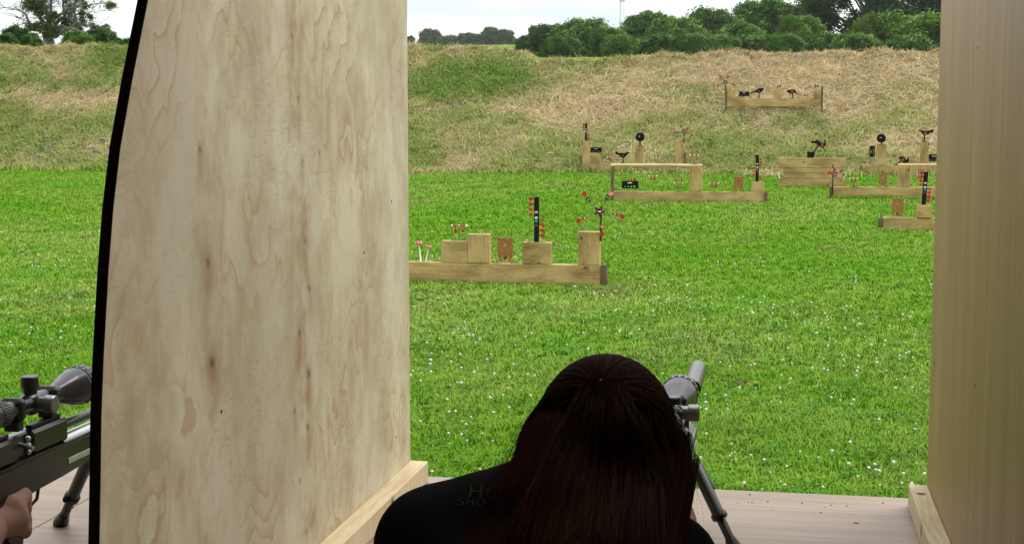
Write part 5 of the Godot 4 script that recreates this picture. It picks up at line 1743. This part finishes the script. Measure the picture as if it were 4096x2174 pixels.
func person(label: String, sh: Vector3, right_grip: Vector3, left_grip: Vector3, cloth: Color, skin: Color) -> Array:
	# a seated figure leaning on the bench; sh: where this figure's place differs from the first one's
	var base := Vector3(-0.24, FLOOR, -1.38) + sh * Vector3(1, 0, 1)
	var o := thing("person", base, label, "person")
	var jeans := Color(0.012, 0.014, 0.022)
	var B := []
	var hip_l := Vector3(-0.33, 1.03, -1.38) + sh
	var hip_r := Vector3(-0.15, 1.03, -1.38) + sh
	var belly := Vector3(-0.24, 1.14, -1.46) + sh
	var chest := Vector3(-0.25, 1.345, -1.68) + sh
	var neck := Vector3(-0.243, 1.465, -1.86) + sh
	var sl := Vector3(-0.435, 1.447, -1.80) + sh
	var sr := Vector3(-0.140, 1.415, -1.86) + sh
	var el := Vector3(-0.505, 1.292, -2.06) + sh
	var er := Vector3(-0.105, 1.292, -2.00) + sh
	B.append([hip_l, hip_r, 0.115, 0.115, jeans])
	B.append([(hip_l + hip_r) * 0.5, belly, 0.13, 0.125, cloth])
	B.append([belly + Vector3(-0.05, 0, 0), chest + Vector3(-0.06, 0, 0), 0.10, 0.105, cloth])
	B.append([belly + Vector3(0.05, 0, 0), chest + Vector3(0.06, 0, 0), 0.10, 0.105, cloth])
	B.append([chest + Vector3(-0.07, 0.02, 0), neck + Vector3(-0.05, -0.03, 0.04), 0.10, 0.075, cloth])
	B.append([chest + Vector3(0.07, 0.02, 0), neck + Vector3(0.04, -0.035, 0.03), 0.10, 0.075, cloth])
	B.append([neck + Vector3(-0.062, 0.045, 0.02), sl + Vector3(0.062, 0.030, -0.015), 0.056, 0.055, cloth])
	B.append([sl + Vector3(0.062, 0.030, -0.015), sl, 0.055, 0.062, cloth])
	B.append([neck + Vector3(-0.02, -0.01, 0.01), sl, 0.058, 0.058, cloth])
	B.append([neck + Vector3(0.02, -0.01, 0.01), sr, 0.064, 0.062, cloth])
	B.append([sl, el, 0.060, 0.046, cloth])
	B.append([sr, er, 0.058, 0.046, cloth])
	B.append([chest + Vector3(-0.12, 0.02, -0.03), sl, 0.085, 0.062, cloth])
	B.append([chest + Vector3(0.11, 0.0, -0.03), sr, 0.085, 0.060, cloth])
	var wl: Vector3 = left_grip + (el - left_grip).normalized() * 0.075
	var wr: Vector3 = right_grip + (er - right_grip).normalized() * 0.075
	B.append([el, wl, 0.046, 0.031, cloth])
	B.append([er, er.lerp(wr, 0.35), 0.046, 0.042, cloth])
	B.append([er.lerp(wr, 0.35), wr, 0.040, 0.029, skin])
	B.append([neck, neck + Vector3(0.003, 0.07, -0.08), 0.052, 0.050, cloth])
	for l in [[hip_l, -0.10], [hip_r, 0.06]]:
		var knee: Vector3 = l[0] + Vector3(l[1] * 0.4, 0.0, -0.40)
		var ankle := Vector3(knee.x, FLOOR + 0.085, knee.z + 0.12)
		B.append([l[0], knee, 0.092, 0.066, jeans])
		B.append([knee, ankle, 0.064, 0.045, jeans])
		B.append([ankle + Vector3(0, -0.04, 0.03), ankle + Vector3(0, -0.045, -0.15), 0.042, 0.034, Color(0.02, 0.018, 0.016)])
	var s := Shape.new()
	s.tinted = true
	flesh(s, B, 0.013, 70.0, base)
	# the head: skull, jaw, brow, nose, lips, ears, eye sockets
	var h := Vector3(-0.234, 1.545, -2.0) + sh
	var H := [[h + Vector3(0, 0.028, 0.02), h + Vector3(0, 0.034, -0.02), 0.079, 0.074, skin], [h + Vector3(0, -0.02, -0.035), h + Vector3(0, -0.062, -0.062), 0.056, 0.034, skin], [h + Vector3(-0.03, 0.012, -0.082), h + Vector3(0.03, 0.012, -0.082), 0.014, 0.014, skin], [h + Vector3(0, 0.006, -0.096), h + Vector3(0, -0.026, -0.112), 0.008, 0.012, skin], [h + Vector3(-0.014, -0.05, -0.098), h + Vector3(0.014, -0.05, -0.098), 0.008, 0.008, Color(0.38, 0.12, 0.09)]]
	for e in [-1.0, 1.0]:
		H.append([h + Vector3(e * 0.078, 0.016, 0.0), h + Vector3(e * 0.080, -0.026, -0.006), 0.014, 0.010, skin])
		H.append([h + Vector3(e * 0.031, -0.004, -0.082), h + Vector3(e * 0.031, -0.004, -0.083), 0.011, 0.011, Color(0.55, 0.53, 0.5)])
	flesh(s, H, 0.006, 150.0, base)
	for g in [[wr, right_grip, 1.0], [wl, left_grip, -1.0]]:
		flesh(s, hand_bones(g[0], g[1], Vector3.UP, Vector3.FORWARD, Vector3(g[2], 0, 0), skin), 0.0032, 330.0, base)
	part("body", s, M.body, o)
	return [o, B, h]

var drape := PackedFloat32Array()
var drape_at := Vector3.ZERO
var lie := 0.006

func over(p: Vector3) -> float:
	# how far back the body reaches at p's place, seen from behind; p is relative to the figure
	var fx := (p.x + drape_at.x + 0.62) * 100.0 - 0.5
	var fy := (p.y + drape_at.y - 1.05) * 100.0 - 0.5
	var x := int(fx)
	var y := int(fy)
	if fx < 0.0 or x > 73 or fy < 0.0 or y > 58:
		return -1e9
	var a := lerpf(drape[y * 75 + x], drape[y * 75 + x + 1], fx - x)
	var b := lerpf(drape[y * 75 + 75 + x], drape[y * 75 + 76 + x], fx - x)
	return lerpf(a, b, fy - y) - drape_at.z

func make_drape(B: Array) -> void:
	var raw := PackedFloat32Array()
	raw.resize(75 * 60)
	drape.resize(75 * 60)
	for y in 60:
		for x in 75:
			var q := Vector3(-0.62 + (x + 0.5) * 0.01, 1.05 + (y + 0.5) * 0.01, -1.10)
			while q.z > -2.1:
				var d := blended(q, B, 70.0)
				if d < 0.001: break
				q.z -= maxf(d, 0.002)
			raw[y * 75 + x] = q.z if q.z > -2.1 else -2.3
	for y in 60:
		for x in 75:
			var m := -2.3
			for k in mini(6, y + 1):
				m = maxf(m, raw[(y - k) * 75 + x] - 0.014 * k)
			drape[y * 75 + x] = m

func ribbon(s: Shape, ps: Array, w: float, c: Color, mid: Vector3) -> void:
	# one lock of hair along a Catmull-Rom curve, widest in the middle, facing away from mid
	var n := 12
	var e := s.v.size()
	s.tint = c
	for k in n + 1:
		var f := float(k) / n * (ps.size() - 1)
		var j := mini(int(f), ps.size() - 2)
		var p: Vector3 = ps[j].cubic_interpolate(ps[j + 1], ps[maxi(j - 1, 0)], ps[mini(j + 2, ps.size() - 1)], f - j)
		var f2 := minf(f + 0.08, ps.size() - 1.0)
		var j2 := mini(int(f2), ps.size() - 2)
		var q: Vector3 = ps[j2].cubic_interpolate(ps[j2 + 1], ps[maxi(j2 - 1, 0)], ps[mini(j2 + 2, ps.size() - 1)], f2 - j2)
		var d := q - p
		p.z = maxf(p.z, over(p) + lie)
		q.z = maxf(q.z, over(q) + lie)
		d = q - p
		if d.length() < 1e-5:
			d = ps[ps.size() - 1] - ps[ps.size() - 2]
		var up := (p - mid).normalized()
		var sd := d.cross(up).normalized() * w * (0.35 + 0.65 * sin(PI * clampf(0.12 + 0.8 * k / n, 0.0, 1.0)))
		var nn := sd.cross(d).normalized()
		if nn.dot(up) < 0.0: nn = -nn
		s.add(p - sd, (nn - sd.normalized() * 0.4).normalized()); s.add(p + sd, (nn + sd.normalized() * 0.4).normalized())
	for k in n:
		var a := e + k * 2
		s.tri(a, a + 1, a + 3)
		s.tri(a, a + 3, a + 2)

func long_hair(who: Array) -> void:
	var o: Node3D = who[0]
	var B: Array = who[1]
	var h: Vector3 = who[2] + Vector3(0, 0.012, 0.006)
	var R := Vector3(0.096, 0.112, 0.108)
	var r := RandomNumberGenerator.new()
	r.seed = 77
	var s := Shape.new()
	s.tinted = true
	var back := o.position
	make_drape(B)
	drape_at = back
	# the scalp under the locks
	s.tint = Color(0.009, 0.0045, 0.0027)
	s.ball(h - back, R * Vector3(0.93, 0.95, 0.93), 14, 22, -0.55)
	var clip := Vector3(0.02, 0.74, 0.62).normalized()
	var shades := [Color(0.008, 0.0042, 0.0026), Color(0.011, 0.0056, 0.0032), Color(0.006, 0.0034, 0.0022), Color(0.016, 0.0078, 0.0042)]
	# combed back over the top to the clip
	for k in 3200:
		var az := r.randf_range(-1.9, 1.9)
		var elv := r.randf_range(-0.1, 0.75)
		var d0 := Vector3(sin(az) * cos(elv), sin(elv), -cos(az) * cos(elv))
		var ps := []
		var lift := r.randf_range(0.985, 1.035)
		var end := (clip + Vector3(r.randfn() * 0.05, r.randfn() * 0.05, 0)).normalized()
		for j in 6:
			var d := d0.slerp(end, j / 5.0)
			ps.append(h + d * R * (lift + 0.035 * sin(PI * j / 5.0)))
		var q := []
		for p in ps: q.append(p - back)
		ribbon(s, q, r.randf_range(0.0006, 0.0016), shades[r.randi() % 4], h - back)
	# from the clip down the back, spreading
	for k in 3600:
		var u := clampf(r.randfn() * 0.45 + 0.12, -0.85, 1.25)
		var start := h + (clip + Vector3(u * 0.22, 0, 0)).normalized() * R * 1.04
		var dep := r.randf_range(0.0, 0.022)
		lie = 0.008 + dep * 0.8
		var ps := [start, h + Vector3(u * 0.052, 0.035, 0.112 + dep), h + Vector3(u * 0.090, -0.05, 0.118 + dep), h + Vector3(u * 0.088 + 0.022, -0.13, 0.135 + dep), h + Vector3(u * 0.084 + 0.052, -0.22, 0.17 + dep), h + Vector3(u * 0.085 + 0.085 + r.randfn() * 0.016, -0.34 + r.randf_range(-0.06, 0.06), 0.26 + dep)]
		var q := []
		for j in ps.size():
			var p: Vector3 = ps[j] + Vector3(r.randfn(), r.randfn(), r.randfn()) * 0.0045
			q.append(p - back)
		ribbon(s, q, r.randf_range(0.0005, 0.0014), shades[r.randi() % 4], h - back + Vector3(0, -0.1, 0))
	# side hair from the temples over the shoulders
	for k in 4200:
		var sd := -1.0 if r.randf() < 0.55 else 1.0
		lie = r.randf_range(0.007, 0.018) if sd > 0.0 else -9.0
		var v := r.randf()
		var az := lerpf(0.5, 2.9, v) * sd
		var elv := r.randf_range(-0.25, 0.55)
		var d0 := Vector3(sin(az) * cos(elv), sin(elv), -cos(az) * cos(elv))
		var wide := r.randf_range(0.98, 1.07)
		var p0 := h + d0 * R * wide
		var flare := 0.122 if sd < 0.0 else 0.118
		var zz := lerpf(-0.045, 0.10, v) + r.randfn() * 0.008
		var xw := sd * lerpf(1.0, 0.55, v * v) * r.randf_range(0.82, 1.06)
		var p1 := h + Vector3(xw * (0.103 if sd < 0.0 else 0.119), -0.015, zz)
		var p2 := h + Vector3(xw * flare, -0.085, zz + 0.012)
		var p3 := h + Vector3(xw * (flare + (0.006 if sd < 0.0 else 0.010)), -0.15, zz + 0.04)
		if sd < 0.0:
			zz -= 0.05
		var p4 := h + Vector3(xw * (flare + (-0.004 if sd < 0.0 else 0.030)), -0.23, zz + (0.0 if sd < 0.0 else 0.10))
		var p5 := h + Vector3(xw * (flare + (-0.004 if sd < 0.0 else 0.052)) + r.randfn() * 0.01, -0.33 + r.randf_range(-0.05, 0.04), zz + (-0.05 if sd < 0.0 else 0.19))
		var q := []
		var j := 0
		for p in [p0, p1, p2, p3, p4, p5]:
			p += Vector3(r.randfn(), r.randfn(), r.randfn()) * 0.0022
			q.append(p - back)
			j += 1
		ribbon(s, q, r.randf_range(0.0006, 0.0016), shades[r.randi() % 4], h - back + Vector3(0, -0.08, 0.02))
	# loose single hairs
	for k in 320:
		lie = 0.01
		var sd := -1.0 if r.randf() < 0.5 else 1.0
		var a := r.randf_range(0.4, 2.6)
		var p := h + Vector3(sin(a) * sd, r.randf_range(-0.2, 0.7), -cos(a)).normalized() * R * 1.02
		var q := [p - back]
		var g := Vector3(sd * r.randf_range(0.000, 0.012), r.randf_range(-0.01, 0.012), r.randf_range(-0.01, 0.03))
		for j in 4:
			p += g + Vector3(sd * 0.004, -0.022 - 0.012 * j, 0.006) + Vector3(r.randfn(), r.randfn(), r.randfn()) * 0.006
			q.append(p - back)
		ribbon(s, q, 0.00035, shades[3], h - back)
	part("hair", s, M.hair, o)
	var cl := Shape.new()
	var cp := h + clip * R * 1.06 - back
	cl.tube([cp + Vector3(-0.014, -0.001, 0.0), cp + Vector3(0, 0.004, 0.002), cp + Vector3(0.016, -0.004, 0.0)], [0.0028, 0.0034, 0.0028], 6)
	part("hair_clip", cl, M.gun_matte, o)

func jacket_print(who: Array) -> void:
	# the print on the back of the jacket, laid on to the cloth
	var o: Node3D = who[0]
	var lines := [["HO", 0.0185, Vector3(-0.3260, 1.6028, -1.50)], ["SHO", 0.0105, Vector3(-0.3363, 1.5913, -1.50)]]
	for l in lines:
		var t := TextMesh.new()
		var f := SystemFont.new()
		f.font_names = PackedStringArray(["Droid Sans"])
		t.font = f
		t.text = l[0]
		t.font_size = 32
		t.pixel_size = l[1] / 32.0
		t.depth = 0.0
		t.horizontal_alignment = HORIZONTAL_ALIGNMENT_LEFT
		var a: Array = t.surface_get_arrays(0) if t.get_surface_count() > 0 else []
		if a.is_empty():
			continue
		var vs: PackedVector3Array = a[Mesh.ARRAY_VERTEX]
		var ix: PackedInt32Array = a[Mesh.ARRAY_INDEX]
		var s := Shape.new()
		for p in vs:
			var q: Vector3 = l[2] + Vector3(p.x * 1.5 + p.y * 0.15, p.y, 0.0)
			for k in 40:
				var d := blended(q, who[1], 70.0)
				if d < 0.0015: break
				q += (q - Vector3(0, CAM_Y, 0)).normalized() * d * 0.8
			s.add(q - o.position, Vector3(0, 0.5, 0.85).normalized())
		for k in range(0, ix.size(), 3):
			s.tri(ix[k], ix[k + 1], ix[k + 2])
		part("jacket_lettering", s, M.letter, o)

# ---------------------------------------------------------------- sky
func overcast() -> Image:
	# an even bright overcast with soft grey-blue thin places
	var w := 1024
	var h := 512
	var im := Image.create(w, h, false, Image.FORMAT_RGBF)
	var f := noise(FastNoiseLite.TYPE_SIMPLEX_SMOOTH, 1.0, 3, 121)
	for y in h:
		var el := PI * (0.5 - (y + 0.5) / h)
		for x in w:
			var az := TAU * (x + 0.5) / w
			var d := Vector3(cos(el) * cos(az), sin(el) * 2.6, cos(el) * sin(az))
			var a := f.get_noise_3d(d.x * 5.0, d.y * 12.0, d.z * 5.0)
			var b := smoothstep(0.02, 0.26, a)
			var c := Color(1.0, 1.0, 1.0).lerp(Color(0.62, 0.68, 0.71), b) * (0.50 + 0.80 * maxf(0.0, sin(el)))
			im.set_pixel(x, y, c)
	return im

func _ready() -> void:
	rng.seed = 2024
	hill_noise = noise(FastNoiseLite.TYPE_SIMPLEX_SMOOTH, 0.08, 3, 3)
	patch_noise = noise(FastNoiseLite.TYPE_SIMPLEX_SMOOTH, 0.45, 4, 4)
	fine_noise = noise(FastNoiseLite.TYPE_SIMPLEX_SMOOTH, 2.2, 3, 6)
	# camera, sky, sun, exposure
	var cam := Camera3D.new()
	cam.name = "camera"
	add_child(cam)
	cam.position = Vector3(0, CAM_Y, 0)
	cam.rotation = Vector3(deg_to_rad(-5.9216), deg_to_rad(10.448), 0)
	cam.fov = 21.2155
	cam.near = 0.05
	cam.far = 4000.0
	cam.current = true
	var sky := PanoramaSkyMaterial.new()
	sky.panorama = ImageTexture.create_from_image(overcast())
	var env := Environment.new()
	env.background_mode = Environment.BG_SKY
	env.sky = Sky.new()
	env.sky.sky_material = sky
	env.background_energy_multiplier = 1.0
	env.tonemap_mode = Environment.TONE_MAPPER_LINEAR
	env.tonemap_exposure = 2.4
	env.fog_enabled = true
	env.fog_density = 0.0001
	env.fog_light_color = Color(0.90, 0.92, 0.93)
	env.sdfgi_enabled = true
	env.ssao_enabled = true
	env.ssil_enabled = true
	var we := WorldEnvironment.new()
	we.name = "world_environment"
	we.environment = env
	add_child(we)
	var sun := DirectionalLight3D.new()
	sun.name = "sun"
	sun.light_energy = 0.38
	sun.light_color = Color(1.0, 0.97, 0.92)
	sun.light_angular_distance = 30.0
	sun.shadow_enabled = true
	add_child(sun)
	sun.look_at_from_position(Vector3(4.0, 6.5, -3.5), Vector3.ZERO)
	make_materials()
	leaf_kinds.clear()
	# the land
	var xs := [-900.0, -420.0, -220.0, -110.0, -60.0]
	xs.append_array(steps(-40.0, 30.0, 70))
	xs.append_array([45.0, 90.0, 180.0, 400.0, 900.0])
	var ds := [-60.0, -20.0, -5.0]
	ds.append_array(steps(0.0, 28.0, 56))
	ds.append_array([28.45, 29.3, 31.0, 36.0, 46.0, 52.0, 58.0, 64.0, 70.0, 90.0, 120.0])
	ds.append_array(steps(160.0, 640.0, 12))
	ds.append_array([800.0, 1600.0])
	var land := sheet(xs, ds, func(_x: float, d: float) -> float:
		if d < 28.5: return field_y(d)
		if d < 36.0: return field_y(28.5) - 0.35
		if d < 46.0: return 1.2
		return lerpf(1.2, 2.0 + 0.0439 * d + 5.6 * smoothstep(400.0, 620.0, d), smoothstep(46.0, 70.0, d)) - maxf(0.0, d - 660.0) * 0.06)
	tag(part("ground", land, M.turf, self), "mown grass field rising gently to the bank", "", "", "structure")
	var bank := sheet(steps(-45.0, 30.0, 375), steps(27.9, 38.0, 84), func(x: float, d: float) -> float: return land_y(x, d) - (0.02 if d < 28.3 else 0.0))
	tag(part("earth_bank", bank, M.earth, self), "long hay covered earth bank behind the targets", "", "", "structure")
	build_shelter()
	place_targets()
	plant_trees()
	old_oak()
	bare_sapling()
	wind_turbine()
	rifle(Vector3(-0.170, 1.455, -2.60), "silver grey scoped air rifle with silencer held by the long-haired shooter", [Vector3(-0.062, DECK, -2.55), Vector3(-0.278, DECK, -2.55)], 0.027)
	rifle(Vector3(-1.204, 1.482, -2.35), "grey scoped air rifle in the left bay, behind the plywood divider", [Vector3(-1.339, DECK, -2.502), Vector3(-1.069, DECK, -2.502)], 0.045)
	var shooter := person("person with long brown hair in a black jacket, seen from behind, aiming a rifle", Vector3.ZERO, Vector3(-0.172, 1.372, -2.315), Vector3(-0.180, 1.372, -2.47), Color(0.0042, 0.0045, 0.006), Color(0.42, 0.25, 0.18))
	long_hair(shooter)
	jacket_print(shooter)
	var other := person("person at the left edge, only the hand on the rifle's grip showing", Vector3(-1.03, 0.03, 0.27), Vector3(-1.204, 1.392, -2.075), Vector3(-1.225, 1.372, -1.90), Color(0.02, 0.02, 0.025), Color(0.34, 0.215, 0.18))
	var crop := Shape.new()
	crop.tinted = true
	crop.tint = Color(0.016, 0.010, 0.007)
	crop.ball(other[2] + Vector3(0, 0.034, 0.012) - other[0].position, Vector3(0.086, 0.089, 0.100), 12, 20, -0.25, Basis(Vector3.RIGHT, 0.5))
	part("hair", crop, M.hair, other[0])
	plant_lawn()
	cover_bank()
